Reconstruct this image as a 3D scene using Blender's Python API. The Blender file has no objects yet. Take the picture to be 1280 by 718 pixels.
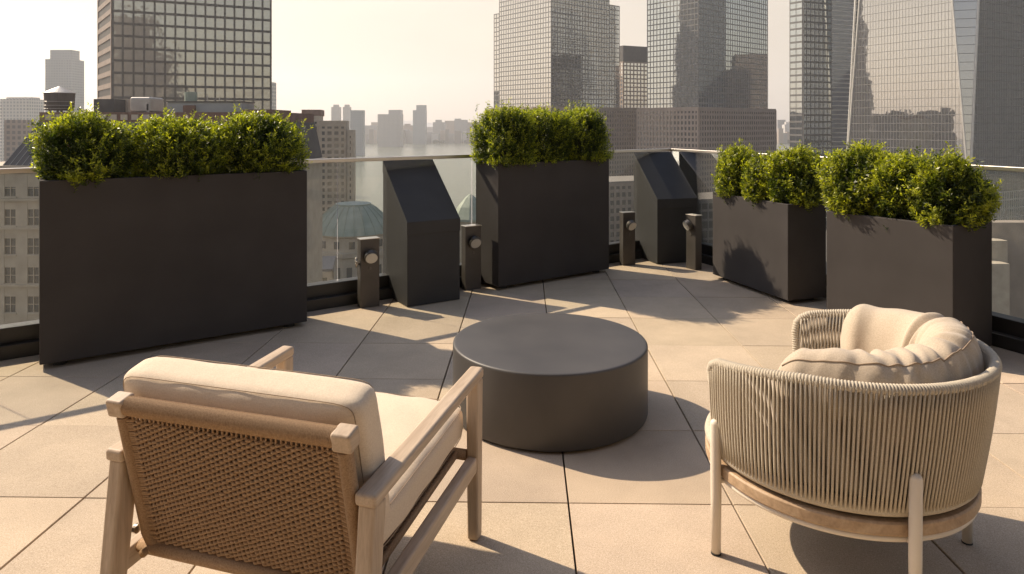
import bpy, math, random
import numpy as np
from mathutils import Vector, Matrix
R = math.radians
random.seed(7); rng = np.random.default_rng(7)
S = bpy.context.scene
COL = S.collection
F = 853.0; HZ = 155.0; EYE = 1.415
def px(x, D): return (x - 640.0) * D / F            # metres right of the camera at distance D
def pz(y, D): return EYE - (y - HZ) * D / F         # height at distance D

# ------------------------------------------------------------------ materials
def mat(name): 
    m = bpy.data.materials.new(name); m.use_nodes = True
    nt = m.node_tree
    return m, nt, nt.nodes['Principled BSDF']
def N(nt, typ, **kw):
    n = nt.nodes.new(typ)
    for k, v in kw.items():
        if hasattr(n, k) and k not in n.inputs: setattr(n, k, v)
        else: n.inputs[k].default_value = v
    return n
def L(nt, a, b): nt.links.new(a, b)
def ramp(nt, fac, stops):
    r = nt.nodes.new('ShaderNodeValToRGB')
    els = r.color_ramp.elements
    while len(els) < len(stops): els.new(0.5)
    for e, (p, c) in zip(els, stops):
        e.position = p; e.color = (*c, 1) if len(c) == 3 else c
    L(nt, fac, r.inputs[0]); return r
def coords(nt, kind='Object', scale=(1, 1, 1)):
    t = nt.nodes.new('ShaderNodeTexCoord'); m = nt.nodes.new('ShaderNodeMapping')
    m.inputs['Scale'].default_value = scale
    L(nt, t.outputs[kind], m.inputs[0]); return m.outputs[0]
def bump(nt, b, h, strength, dist=0.01):
    n = nt.nodes.new('ShaderNodeBump'); n.inputs['Strength'].default_value = strength
    n.inputs['Distance'].default_value = dist
    L(nt, h, n.inputs['Height']); L(nt, n.outputs[0], b.inputs['Normal']); return n
def noisy(name, c1, c2, scale=8, rough=.6, bs=.15, bd=.004, detail=6, bscale=None, metallic=0, spec=.5, co='Object', stretch=(1,1,1)):
    m, nt, b = mat(name)
    v = coords(nt, co, stretch)
    n = N(nt, 'ShaderNodeTexNoise', Scale=scale, Detail=detail); L(nt, v, n.inputs['Vector'])
    r = ramp(nt, n.outputs[0], [(.3, c1), (.7, c2)])
    L(nt, r.outputs[0], b.inputs['Base Color'])
    b.inputs['Roughness'].default_value = rough; b.inputs['Metallic'].default_value = metallic
    b.inputs['Specular IOR Level'].default_value = spec
    if bs:
        n2 = N(nt, 'ShaderNodeTexNoise', Scale=bscale or scale * 12, Detail=4); L(nt, v, n2.inputs['Vector'])
        bump(nt, b, n2.outputs[0], bs, bd)
    return m
M = {}
# terrace pavers: fine exposed-aggregate concrete, tone varies per paver
m, nt, b = mat('paver'); v = coords(nt)
at_ = N(nt, 'ShaderNodeAttribute', attribute_name='tone')
n1 = N(nt, 'ShaderNodeTexNoise', Scale=260, Detail=4, Roughness=.7); L(nt, v, n1.inputs['Vector'])
n2 = N(nt, 'ShaderNodeTexNoise', Scale=2.2, Detail=9, Roughness=.65); L(nt, v, n2.inputs['Vector'])
n3 = N(nt, 'ShaderNodeTexNoise', Scale=1.1, Detail=10, Roughness=.7); L(nt, v, n3.inputs['Vector'])
r1 = ramp(nt, n1.outputs[0], [(.30, (.33, .25, .18)), (.46, (.55, .435, .315)), (.55, (.58, .46, .335)), (.72, (.82, .71, .57))])
r2 = ramp(nt, n2.outputs[0], [(.3, (.82, .82, .82)), (.65, (1.04, 1.04, 1.04))])
mx = N(nt, 'ShaderNodeMixRGB', blend_type='MULTIPLY', Fac=1.0); L(nt, r1.outputs[0], mx.inputs[1]); L(nt, r2.outputs[0], mx.inputs[2])
mx2 = N(nt, 'ShaderNodeMixRGB', blend_type='MULTIPLY', Fac=1.0); L(nt, mx.outputs[0], mx2.inputs[1]); L(nt, at_.outputs['Color'], mx2.inputs[2])
r3 = ramp(nt, n3.outputs[0], [(.64, (1, 1, 1)), (.73, (.74, .71, .66))])
mx3 = N(nt, 'ShaderNodeMixRGB', blend_type='MULTIPLY', Fac=1.0); L(nt, mx2.outputs[0], mx3.inputs[1]); L(nt, r3.outputs[0], mx3.inputs[2])
L(nt, mx3.outputs[0], b.inputs['Base Color']); b.inputs['Roughness'].default_value = .85
b.inputs['Specular IOR Level'].default_value = .25
bump(nt, b, n1.outputs[0], .35, .002); M['paver'] = m
M['gap'] = noisy('dark joint bed', (.02, .018, .016), (.035, .03, .026), 20, .95)
M['planter'] = noisy('charcoal fibre cement', (.056, .051, .049), (.068, .062, .060), 3, .8, .12, .0015, bscale=160, spec=.06)
M['planter_warm'] = M['planter']
M['cabinet'] = noisy('dark powder coat', (.047, .046, .046), (.056, .055, .055), 4, .5, .08, .001, bscale=220, spec=.15)
M['table'] = noisy('charcoal concrete', (.048, .044, .042), (.072, .066, .062), 3, .50, .2, .0015, bscale=90, spec=.5)
M['soil'] = noisy('soil', (.02, .014, .009), (.05, .035, .022), 40, .95, .8, .02)
M['black'] = noisy('black aluminium', (.014, .013, .013), (.024, .022, .021), 6, .45, .05, .001)
M['steel'] = noisy('brushed steel', (.50, .46, .41), (.62, .58, .52), 5, .32, .05, .0005, metallic=1, stretch=(1, 1, 30))
M['bollard'] = noisy('bronze grey post', (.075, .066, .058), (.10, .088, .078), 6, .45, .08, .001, metallic=.3)
M['lamphead'] = noisy('lamp housing', (.10, .09, .08), (.13, .12, .105), 8, .4, .05, .001, metallic=.4)
M['lens'] = noisy('frosted lens', (.55, .53, .48), (.66, .63, .57), 12, .25, .1, .001)
M['creammetal'] = noisy('cream powder coat', (.68, .60, .50), (.74, .66, .55), 6, .42, .05, .0008, bscale=200)
M['rubber'] = noisy('rubber', (.02, .02, .02), (.03, .03, .03), 10, .8)
# wood
def wood(name, c1, c2, c3, ax=(1, 1, 1)):
    m, nt, b = mat(name); v = coords(nt, 'Object', ax)
    n = N(nt, 'ShaderNodeTexNoise', Scale=14, Detail=8, Distortion=.6); L(nt, v, n.inputs['Vector'])
    n2 = N(nt, 'ShaderNodeTexNoise', Scale=70, Detail=4); L(nt, v, n2.inputs['Vector'])
    r = ramp(nt, n.outputs[0], [(.3, c1), (.5, c2), (.72, c3)])
    r2 = ramp(nt, n2.outputs[0], [(.3, (.86, .86, .86)), (.6, (1, 1, 1))])
    mx = N(nt, 'ShaderNodeMixRGB', blend_type='MULTIPLY', Fac=1.0); L(nt, r.outputs[0], mx.inputs[1]); L(nt, r2.outputs[0], mx.inputs[2])
    L(nt, mx.outputs[0], b.inputs['Base Color']); b.inputs['Roughness'].default_value = .55
    b.inputs['Specular IOR Level'].default_value = .35
    bump(nt, b, n2.outputs[0], .15, .001); return m
M['wood_y'] = wood('pale oak along', (.42, .31, .215), (.50, .385, .275), (.56, .44, .325), (3, .22, 3))
M['wood_z'] = wood('pale oak upright', (.42, .31, .215), (.50, .385, .275), (.56, .44, .325), (3, 3, .22))
M['wood_ring'] = wood('teak ring', (.36, .245, .15), (.46, .32, .20), (.52, .38, .25), (2, 2, 2))
# fabric
def fabric(name, c1, c2, wv=900):
    m, nt, b = mat(name); v = coords(nt)
    n = N(nt, 'ShaderNodeTexNoise', Scale=260, Detail=3); L(nt, v, n.inputs['Vector'])
    n2 = N(nt, 'ShaderNodeTexNoise', Scale=9, Detail=5, Roughness=.55); L(nt, v, n2.inputs['Vector'])
    r = ramp(nt, n.outputs[0], [(.3, c1), (.7, c2)]); L(nt, r.outputs[0], b.inputs['Base Color'])
    b.inputs['Roughness'].default_value = .9; b.inputs['Specular IOR Level'].default_value = .15
    b.inputs['Sheen Weight'].default_value = .15
    bb = bump(nt, b, n.outputs[0], .25, .0015)
    b2 = nt.nodes.new('ShaderNodeBump'); b2.inputs['Strength'].default_value = .35; b2.inputs['Distance'].default_value = .012
    L(nt, n2.outputs[0], b2.inputs['Height']); L(nt, b2.outputs[0], bb.inputs['Normal'])
    return m
M['fabric'] = fabric('cream canvas', (.62, .50, .37), (.72, .60, .46))
M['fabric_taupe'] = fabric('sand canvas', (.43, .35, .265), (.54, .45, .345))
M['seam'] = noisy('seam thread', (.30, .22, .15), (.36, .27, .19), 30, .9)
# cords
def cord(name, c1, c2, scale, ax='Object'):
    m, nt, b = mat(name); v = coords(nt)
    n = N(nt, 'ShaderNodeTexNoise', Scale=scale, Detail=4); L(nt, v, n.inputs['Vector'])
    r = ramp(nt, n.outputs[0], [(.3, c1), (.7, c2)]); L(nt, r.outputs[0], b.inputs['Base Color'])
    b.inputs['Roughness'].default_value = .8; b.inputs['Specular IOR Level'].default_value = .2
    bump(nt, b, n.outputs[0], .5, .0012); return m
M['cord'] = cord('tan paper cord', (.27, .17, .095), (.42, .28, .165), 240)
M['rope'] = cord('beige rope', (.43, .37, .285), (.56, .495, .395), 300)
M['web'] = cord('brown webbing', (.10, .06, .035), (.16, .10, .06), 200)
# leaves
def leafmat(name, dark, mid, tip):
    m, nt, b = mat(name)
    a = N(nt, 'ShaderNodeAttribute', attribute_name='growth_shade')
    r = ramp(nt, a.outputs['Fac'], [(0, dark), (.45, mid), (.9, tip)])  # inner shade and sunlit tips put into the leaf colour, with new growth
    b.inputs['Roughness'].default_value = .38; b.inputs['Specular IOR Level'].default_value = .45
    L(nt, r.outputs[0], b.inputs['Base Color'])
    t = nt.nodes.new('ShaderNodeBsdfTranslucent')
    mm = N(nt, 'ShaderNodeMixRGB', blend_type='MULTIPLY', Fac=1.0); mm.inputs[2].default_value = (1.9, 1.9, .5, 1)
    L(nt, r.outputs[0], mm.inputs[1]); L(nt, mm.outputs[0], t.inputs[0])
    ms = nt.nodes.new('ShaderNodeMixShader'); ms.inputs[0].default_value = .45
    L(nt, b.outputs[0], ms.inputs[1]); L(nt, t.outputs[0], ms.inputs[2])
    L(nt, ms.outputs[0], nt.nodes['Material Output'].inputs[0]); return m
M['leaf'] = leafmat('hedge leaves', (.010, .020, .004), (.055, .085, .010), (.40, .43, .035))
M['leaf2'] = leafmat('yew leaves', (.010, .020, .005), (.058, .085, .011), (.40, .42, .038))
M['bark'] = noisy('bark', (.05, .035, .022), (.10, .07, .045), 30, .9, .5, .01)
# railing glass: clear pane, reflects by Fresnel, faint dust
m, nt, b = mat('clear balustrade glass')
tr = N(nt, 'ShaderNodeBsdfTransparent'); tr.inputs[0].default_value = (.955, .97, .955, 1)
gl = N(nt, 'ShaderNodeBsdfGlossy', Roughness=.01); gl.inputs[0].default_value = (1, 1, 1, 1)
df = N(nt, 'ShaderNodeBsdfDiffuse'); df.inputs[0].default_value = (.75, .72, .64, 1)
fr = N(nt, 'ShaderNodeFresnel', IOR=1.28)
v = coords(nt); nn = N(nt, 'ShaderNodeTexNoise', Scale=2.5, Detail=8); L(nt, v, nn.inputs['Vector'])
rr = ramp(nt, nn.outputs[0], [(.35, (.015,) * 3), (.75, (.05,) * 3)])
ms1 = nt.nodes.new('ShaderNodeMixShader'); ms2 = nt.nodes.new('ShaderNodeMixShader')
L(nt, rr.outputs[0], ms1.inputs[0]); L(nt, tr.outputs[0], ms1.inputs[1]); L(nt, df.outputs[0], ms1.inputs[2])
L(nt, fr.outputs[0], ms2.inputs[0]); L(nt, ms1.outputs[0], ms2.inputs[1]); L(nt, gl.outputs[0], ms2.inputs[2])
L(nt, ms2.outputs[0], nt.nodes['Material Output'].inputs[0]); M['glass'] = m
# facade glass: coated mirror glass over a dark room
def mirror(name, tint, dark, refl=.5, wob=.12, wsc=.12, rough=.02):
    m, nt, b = mat(name); v = coords(nt)
    b.inputs['Base Color'].default_value = (*dark, 1); b.inputs['Roughness'].default_value = .3
    g = N(nt, 'ShaderNodeBsdfGlossy', Roughness=rough); g.inputs[0].default_value = (*tint, 1)
    lw = N(nt, 'ShaderNodeLayerWeight', Blend=.25)
    mr = N(nt, 'ShaderNodeMapRange'); mr.inputs[1].default_value = 0; mr.inputs[2].default_value = 1
    mr.inputs[3].default_value = refl; mr.inputs[4].default_value = 1.0; L(nt, lw.outputs['Fresnel'], mr.inputs[0])
    n = N(nt, 'ShaderNodeTexNoise', Scale=wsc, Detail=3); L(nt, v, n.inputs['Vector'])
    bn = nt.nodes.new('ShaderNodeBump'); bn.inputs['Strength'].default_value = wob; bn.inputs['Distance'].default_value = .25
    L(nt, n.outputs[0], bn.inputs['Height']); L(nt, bn.outputs[0], g.inputs['Normal'])
    s = nt.nodes.new('ShaderNodeMixShader'); L(nt, mr.outputs[0], s.inputs[0]); L(nt, b.outputs[0], s.inputs[1]); L(nt, g.outputs[0], s.inputs[2])
    L(nt, s.outputs[0], nt.nodes['Material Output'].inputs[0]); return m
M['mir_grey'] = mirror('grey mirror glass', (.88, .88, .86), (.03, .032, .032), .62, .12)
M['mir_blue'] = mirror('blue green mirror glass', (.74, .80, .82), (.03, .04, .045), .58, .1)
M['mir_bright'] = mirror('bright mirror glass', (.70, .70, .69), (.04, .045, .05), .60, .22, .07)
M['win_dark'] = mirror('dark window', (.5, .5, .48), (.03, .032, .034), .22, .2, .4)
M['win_pale'] = mirror('pale window', (.75, .76, .70), (.22, .22, .19), .38, .2, .3)
# masonry and cladding
M['granite'] = noisy('pink granite', (.30, .235, .19), (.38, .30, .245), .4, .7, .1, .02)
M['bars_dark'] = noisy('dark anodised frame', (.055, .050, .045), (.08, .072, .065), .4, .5, 0)
M['bars_grey'] = noisy('grey aluminium frame', (.17, .165, .155), (.22, .21, .20), .4, .5, 0, metallic=.1)
M['bars_pale'] = noisy('pale steel frame', (.48, .46, .42), (.58, .56, .51), .4, .4, 0, metallic=.4)
M['concrete'] = noisy('tan concrete', (.26, .215, .175), (.34, .285, .235), .3, .85, .2, .03)
M['limestone'] = noisy('limestone', (.40, .34, .26), (.52, .45, .35), .5, .85, .3, .04)
M['brick'] = noisy('brown brick', (.15, .085, .06), (.21, .125, .09), .8, .9, .3, .03)
M['greypaint'] = noisy('grey green steel panel', (.26, .27, .26), (.34, .35, .335), .3, .6, .1, .02)
M['darkroof'] = noisy('dark slate roof', (.05, .047, .046), (.085, .08, .076), .5, .6, .2, .02)
M['copper'] = noisy('green copper', (.24, .285, .225), (.34, .38, .31), .25, .6, .2, .05)
M['tanwood'] = noisy('tank staves', (.08, .065, .055), (.12, .10, .085), 2, .85, .3, .03, stretch=(6, 6, .3))
M['zinc'] = noisy('zinc', (.32, .30, .28), (.42, .40, .37), .6, .45, .1, .01, metallic=.5)
M['roofgravel'] = noisy('roof gravel', (.18, .16, .14), (.28, .25, .22), 1.5, .95, .3, .02)
def farmat(name, c, w):
    m, nt, b = mat(name); v = coords(nt)
    br = N(nt, 'ShaderNodeTexBrick', Scale=1.0); br.offset = 0
    br.inputs['Color1'].default_value = (*w, 1); br.inputs['Color2'].default_value = (*[k * 1.3 for k in w], 1); br.inputs['Mortar'].default_value = (*c, 1)
    br.inputs['Brick Width'].default_value = 3.4; br.inputs['Row Height'].default_value = 3.4; br.inputs['Mortar Size'].default_value = .75
    sx = N(nt, 'ShaderNodeSeparateXYZ'); cx = N(nt, 'ShaderNodeCombineXYZ'); ad = N(nt, 'ShaderNodeMath', operation='ADD')
    L(nt, v, sx.inputs[0]); L(nt, sx.outputs[0], ad.inputs[0]); L(nt, sx.outputs[1], ad.inputs[1]); L(nt, ad.outputs[0], cx.inputs[0]); L(nt, sx.outputs[2], cx.inputs[1])
    L(nt, cx.outputs[0], br.inputs['Vector']); L(nt, br.outputs[0], b.inputs['Base Color']); b.inputs['Roughness'].default_value = .6
    return m
M['far_slate'] = farmat('slate glass cladding', (.07, .08, .09), (.03, .04, .05))
M['far_grey'] = farmat('far grey cladding', (.34, .32, .30), (.14, .15, .16))
M['far_tan'] = farmat('far tan brick', (.40, .31, .24), (.16, .14, .12))
M['far_blue'] = farmat('far blue glass', (.24, .27, .29), (.12, .15, .18))
M['far_dark'] = farmat('far dark brick', (.16, .12, .10), (.05, .05, .05))
M['far_white'] = farmat('far white cladding', (.60, .57, .52), (.28, .28, .28))
M['asphalt'] = noisy('city ground', (.06, .058, .055), (.13, .12, .11), .02, .9, 0)
m, nt, b = mat('river water'); v = coords(nt)
n = N(nt, 'ShaderNodeTexNoise', Scale=.12, Detail=8, Roughness=.6); L(nt, v, n.inputs['Vector'])
b.inputs['Base Color'].default_value = (.10, .11, .075, 1); b.inputs['Roughness'].default_value = .22; b.inputs['IOR'].default_value = 1.33
bump(nt, b, n.outputs[0], .6, 1.2); M['water'] = m

# ------------------------------------------------------------------ mesh helpers
class MB:
    def __init__(s): s.v = []; s.f = []
    def add(s, vs, fs):
        o = len(s.v); s.v += [tuple(p) for p in vs]; s.f += [tuple(i + o for i in f) for f in fs]; return s
    def prism(s, poly, z0, z1, top=None):
        top = top or poly; n = len(poly)
        vs = [(x, y, z0) for x, y in poly] + [(x, y, z1) for x, y in top]
        return s.add(vs, [tuple(range(n - 1, -1, -1)), tuple(range(n, 2 * n))] + [(i, (i + 1) % n, n + (i + 1) % n, n + i) for i in range(n)])
    def box(s, x0, x1, y0, y1, z0, z1): return s.prism([(x0, y0), (x1, y0), (x1, y1), (x0, y1)], z0, z1)
    def obox(s, o, d, w, t, z0, z1):
        """box along unit direction d from o, width w; thickness t to the left of d"""
        n = (-d[1], d[0]); a = o; b_ = (o[0] + d[0] * w, o[1] + d[1] * w)
        c = (b_[0] + n[0] * t, b_[1] + n[1] * t); e = (a[0] + n[0] * t, a[1] + n[1] * t)
        return s.prism([a, b_, c, e], z0, z1)
    def tube(s, pts, rad, n=8, caps=True, closed=False, up=None, ell=1.0, rot=0.0):
        pts = [Vector(p) for p in pts]; m_ = len(pts)
        rads = rad if hasattr(rad, '__len__') else [rad] * m_
        base = len(s.v); prev = None
        for i, p in enumerate(pts):
            if closed: t = pts[(i + 1) % m_] - pts[i - 1]
            else: t = pts[min(i + 1, m_ - 1)] - pts[max(i - 1, 0)]
            t.normalize()
            if prev is None:
                u = Vector(up) if up else (Vector((0, 0, 1)) if abs(t.z) < .9 else Vector((1, 0, 0)))
            else: u = prev
            u = (u - t * u.dot(t)).normalized(); w = t.cross(u); prev = u
            for k in range(n):
                a = 2 * math.pi * k / n + rot
                s.v.append(tuple(p + (u * math.cos(a) + w * math.sin(a) * ell) * rads[i]))
        for i in range(m_ if closed else m_ - 1):
            j = (i + 1) % m_
            for k in range(n):
                k2 = (k + 1) % n
                s.f.append((base + i * n + k, base + i * n + k2, base + j * n + k2, base + j * n + k))
        if caps and not closed:
            s.f.append(tuple(base + k for k in range(n - 1, -1, -1)))
            s.f.append(tuple(base + (m_ - 1) * n + k for k in range(n)))
        return s
    def lathe(s, prof, n=48, c=(0, 0), cap=True):
        base = len(s.v); m_ = len(prof)
        for r_, z in prof:
            for k in range(n):
                a = 2 * math.pi * k / n; s.v.append((c[0] + r_ * math.cos(a), c[1] + r_ * math.sin(a), z))
        for i in range(m_ - 1):
            for k in range(n):
                k2 = (k + 1) % n; s.f.append((base + i * n + k, base + i * n + k2, base + (i + 1) * n + k2, base + (i + 1) * n + k))
        if cap:
            s.f.append(tuple(base + k for k in range(n - 1, -1, -1))); s.f.append(tuple(base + (m_ - 1) * n + k for k in range(n)))
        return s
    def build(s, name, m_, parent=None, bevel=0, seg=2, smooth=False, sub=0):
        me = bpy.data.meshes.new(name); me.from_pydata(s.v, [], s.f); me.update()
        me.materials.append(m_)
        o = bpy.data.objects.new(name, me); COL.objects.link(o)
        if parent is not None: o.parent = parent
        if smooth: me.polygons.foreach_set('use_smooth', [True] * len(me.polygons))
        if bevel:
            bv = o.modifiers.new('bevel', 'BEVEL'); bv.width = bevel; bv.segments = seg; bv.limit_method = 'ANGLE'; bv.angle_limit = R(40)
            me.polygons.foreach_set('use_smooth', [True] * len(me.polygons))
            bv.harden_normals = True
        if sub:
            sb = o.modifiers.new('sub', 'SUBSURF'); sb.levels = sb.render_levels = sub
        return o
def empty(name, loc=(0, 0, 0), rz=0):
    o = bpy.data.objects.new(name, None); COL.objects.link(o); o.location = loc; o.rotation_euler = (0, 0, rz)
    o.empty_display_size = .2; return o
def tag(o, label, cat, group=None):
    o['label'] = label; o['category'] = cat
    if group: o['group'] = group
    return o
def struct(o): o['kind'] = 'structure'; return o
def thing(name, label, cat, loc=(0, 0, 0), rz=0, group=None): return tag(empty(name, loc, rz), label, cat, group)

# ------------------------------------------------------------------ camera, sky, sun
cam = bpy.data.cameras.new('camera'); co = bpy.data.objects.new('camera', cam); COL.objects.link(co)
co.location = (0, 0, EYE); co.rotation_euler = (R(90), 0, 0)
cam.sensor_width = 36; cam.lens = 36 * F / 1280; cam.shift_y = -(359 - HZ) / 1280; cam.clip_end = 20000; cam.clip_start = .05
S.camera = co
SUN_AZ = 301.5      # compass bearing with +Y as north (sun stands left of the view)
SUN_EL = 40.0
w = bpy.data.worlds.new('World'); S.world = w; w.use_nodes = True; nt = w.node_tree
bg = nt.nodes['Background']
sky = nt.nodes.new('ShaderNodeTexSky'); sky.sky_type = 'NISHITA'; sky.sun_disc = False
sky.sun_elevation = R(SUN_EL); sky.sun_rotation = R(SUN_AZ); sky.air_density = 1.2; sky.dust_density = 2.0; sky.ozone_density = 1.0
hs = nt.nodes.new('ShaderNodeHueSaturation'); hs.inputs['Saturation'].default_value = .55
L(nt, sky.outputs[0], hs.inputs['Color'])
mu = nt.nodes.new('ShaderNodeMixRGB'); mu.blend_type = 'MULTIPLY'; mu.inputs[0].default_value = 1; mu.inputs[2].default_value = (1.0, .90, .78, 1)
L(nt, hs.outputs[0], mu.inputs[1])
tc = nt.nodes.new('ShaderNodeTexCoord'); mp = nt.nodes.new('ShaderNodeMapping'); mp.inputs['Scale'].default_value = (1.5, 1.5, 5)
L(nt, tc.outputs['Generated'], mp.inputs[0])
cn = nt.nodes.new('ShaderNodeTexNoise'); cn.inputs['Scale'].default_value = 2.2; cn.inputs['Detail'].default_value = 8; L(nt, mp.outputs[0], cn.inputs['Vector'])
cr = ramp(nt, cn.outputs[0], [(.42, (.92, .92, .94)), (.68, (1.14, 1.12, 1.09))])
mu2 = nt.nodes.new('ShaderNodeMixRGB'); mu2.blend_type = 'MULTIPLY'; mu2.inputs[0].default_value = 1
L(nt, mu.outputs[0], mu2.inputs[1]); L(nt, cr.outputs[0], mu2.inputs[2])
sxyz = nt.nodes.new('ShaderNodeSeparateXYZ'); L(nt, tc.outputs['Generated'], sxyz.inputs[0])
er = ramp(nt, sxyz.outputs[2], [(0.0, (1.6, 1.45, 1.3)), (.16, (1.45, 1.35, 1.25)), (.36, (.92, 1.04, 1.28)), (1.0, (.76, 1.02, 1.55))])
mu3 = nt.nodes.new('ShaderNodeMixRGB'); mu3.blend_type = 'MULTIPLY'; mu3.inputs[0].default_value = 1
L(nt, mu2.outputs[0], mu3.inputs[1]); L(nt, er.outputs[0], mu3.inputs[2])
fr_ = ramp(nt, sxyz.outputs[2], [(0.0, (.78,) * 3), (.16, (.70,) * 3), (.40, (0, 0, 0))])
mx4 = nt.nodes.new('ShaderNodeMixRGB'); mx4.inputs[2].default_value = (6.6, 5.6, 4.55, 1)
dt = nt.nodes.new('ShaderNodeVectorMath'); dt.operation = 'DOT_PRODUCT'; dt.inputs[1].default_value = (-.35, .94, 0); L(nt, tc.outputs['Generated'], dt.inputs[0])
dr = ramp(nt, dt.outputs['Value'], [(0.0, (.12,) * 3), (.62, (1, 1, 1))]); fm = nt.nodes.new('ShaderNodeMath'); fm.operation = 'MULTIPLY'
L(nt, fr_.outputs[0], fm.inputs[0]); L(nt, dr.outputs[0], fm.inputs[1]); L(nt, fm.outputs[0], mx4.inputs[0]); L(nt, mu3.outputs[0], mx4.inputs[1])
L(nt, mx4.outputs[0], bg.inputs['Color']); bg.inputs['Strength'].default_value = .10
sl = bpy.data.lights.new('sun', 'SUN'); so = bpy.data.objects.new('sun', sl); COL.objects.link(so)
sl.energy = 5.0; sl.angle = R(.55); sl.color = (1.0, .83, .62)
az = R(SUN_AZ); el = R(SUN_EL)
sd = Vector((math.sin(az) * math.cos(el), math.cos(az) * math.cos(el), math.sin(el)))
so.rotation_euler = sd.to_track_quat('Z', 'Y').to_euler(); so.location = sd * 50
S.view_settings.view_transform = 'Standard'; S.view_settings.look = 'None'; S.view_settings.exposure = .50
S.view_settings.gamma = 1
S.cycles.use_denoising = True
S.cycles.max_bounces = 8; S.cycles.transparent_max_bounces = 16; S.cycles.volume_bounces = 1
S.cycles.caustics_reflective = False; S.cycles.sample_clamp_indirect = 6

# ------------------------------------------------------------------ terrace
DR = (math.cos(R(35.05)), math.sin(R(35.05)))           # left balustrade direction
P0 = (-3.12, 4.162)                                      # base line point at the left of the picture
TC = 5.97
C = (P0[0] + DR[0] * TC, P0[1] + DR[1] * TC)             # corner
DQ = (.401, -.916)                                       # right balustrade direction (towards the camera)
A0 = (P0[0] - DR[0] * 5.2, P0[1] - DR[1] * 5.2)
Q1 = (C[0] + DQ[0] * 9.2, C[1] + DQ[1] * 9.2)
TERR = [A0, (A0[0] + .5, -4.6), (Q1[0], -4.6), Q1, C]    # terrace outline
def inside(x, y):
    c1 = (x - P0[0]) * DR[1] - (y - P0[1]) * DR[0]       # >0 on the camera side
    c2 = (x - C[0]) * DQ[1] - (y - C[1]) * DQ[0]
    return c1, c2
th = math.atan2(16, F); ux = (math.cos(th), -math.sin(th)); vx = (math.sin(th), math.cos(th)); T = .61
mb = MB(); tones = []
def clip(poly, p, n):
    out = []
    for i in range(len(poly)):
        a, b2 = poly[i], poly[(i + 1) % len(poly)]
        da = (a[0] - p[0]) * n[0] + (a[1] - p[1]) * n[1]; db = (b2[0] - p[0]) * n[0] + (b2[1] - p[1]) * n[1]
        if da >= 0: out.append(a)
        if (da >= 0) != (db >= 0):
            t = da / (da - db); out.append((a[0] + (b2[0] - a[0]) * t, a[1] + (b2[1] - a[1]) * t))
    return out
nL = (DR[1], -DR[0]); nQ = (DQ[1], -DQ[0])
if nQ[0] > 0: nQ = (-nQ[0], -nQ[1])
for i in range(-14, 12):
    for j in range(-11, 10):
        g = .0035
        cs = [(.163 + (i + a) * T + (g if a == 0 else -g), 2.5505 + (j + c_) * T + (g * .5 if c_ == 0 else -g * .5)) for a, c_ in ((0, 0), (1, 0), (1, 1), (0, 1))]
        poly = [(u * ux[0] + v_ * vx[0], u * ux[1] + v_ * vx[1]) for u, v_ in cs]
        poly = clip(poly, (P0[0], P0[1]), nL); 
        if len(poly) >= 3: poly = clip(poly, C, nQ)
        if len(poly) >= 3: poly = clip(poly, (0, -4.5), (0, 1))
        if len(poly) >= 3: poly = clip(poly, (A0[0] + .4, 0), (1, 0))
        if len(poly) < 3: continue
        n0 = len(mb.f); zt = random.uniform(-.0012, .0012)
        cx_ = sum(p[0] for p in poly) / len(poly); cy_ = sum(p[1] for p in poly) / len(poly)
        top = [(cx_ + (x - cx_) * .9965, cy_ + (y - cy_) * .9965) for x, y in poly]
        mb.prism(poly, -.04, -.0025 + zt); 
        o_ = len(mb.v); k = len(poly)
        mb.v += [(x, y, zt) for x, y in top]
        mb.f.pop(n0 + 1)
        mb.f.append(tuple(o_ + q for q in range(k)))
        base = o_ - k
        for q in range(k): mb.f.append((base + q, base + (q + 1) % k, o_ + (q + 1) % k, o_ + q))
        t_ = random.uniform(.87, 1.05); tt = (t_, t_ * random.uniform(.985, 1.01), t_ * random.uniform(.96, 1.02))
        tones += [tt] * (len(mb.f) - n0)
fl = struct(mb.build('terrace_floor', M['paver']))
ca = fl.data.color_attributes.new('tone', 'FLOAT_COLOR', 'CORNER')
arr = []
for p, t_ in zip(fl.data.polygons, tones): arr += [*t_, 1] * p.loop_total
ca.data.foreach_set('color', arr)
struct(MB().prism(TERR, -.35, -.03).build('terrace_slab', M['gap']))
tb = thing('terrace_building', 'tan building whose roof carries the paved terrace, below the balustrade', 'building')
ins = [(x * .98, y * .98 - .05) for x, y in TERR]
MB().prism(ins, -60, -.352).build('wall', M['concrete'], tb)

# unseen tall wall behind the camera, added to hold back ambient light
t_ = tb
MB().box(A0[0] + .6, Q1[0] - .1, -4.55, -4.2, .001, 26).build('ambient_block_wall', M['bars_dark'], t_)
MB().box(A0[0] + .6, Q1[0] - .1, -9, -4.56, -.3, 25.9).build('ambient_block_mass', M['concrete'], t_)
for k in range(7):
    MB().box(A0[0] + 1 + k * 1.55, A0[0] + 2.4 + k * 1.55, -4.199, -4.17, .1, 2.7).build('added_door', M['win_dark'], t_)  # doors dressing the added wall, also out of view
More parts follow.
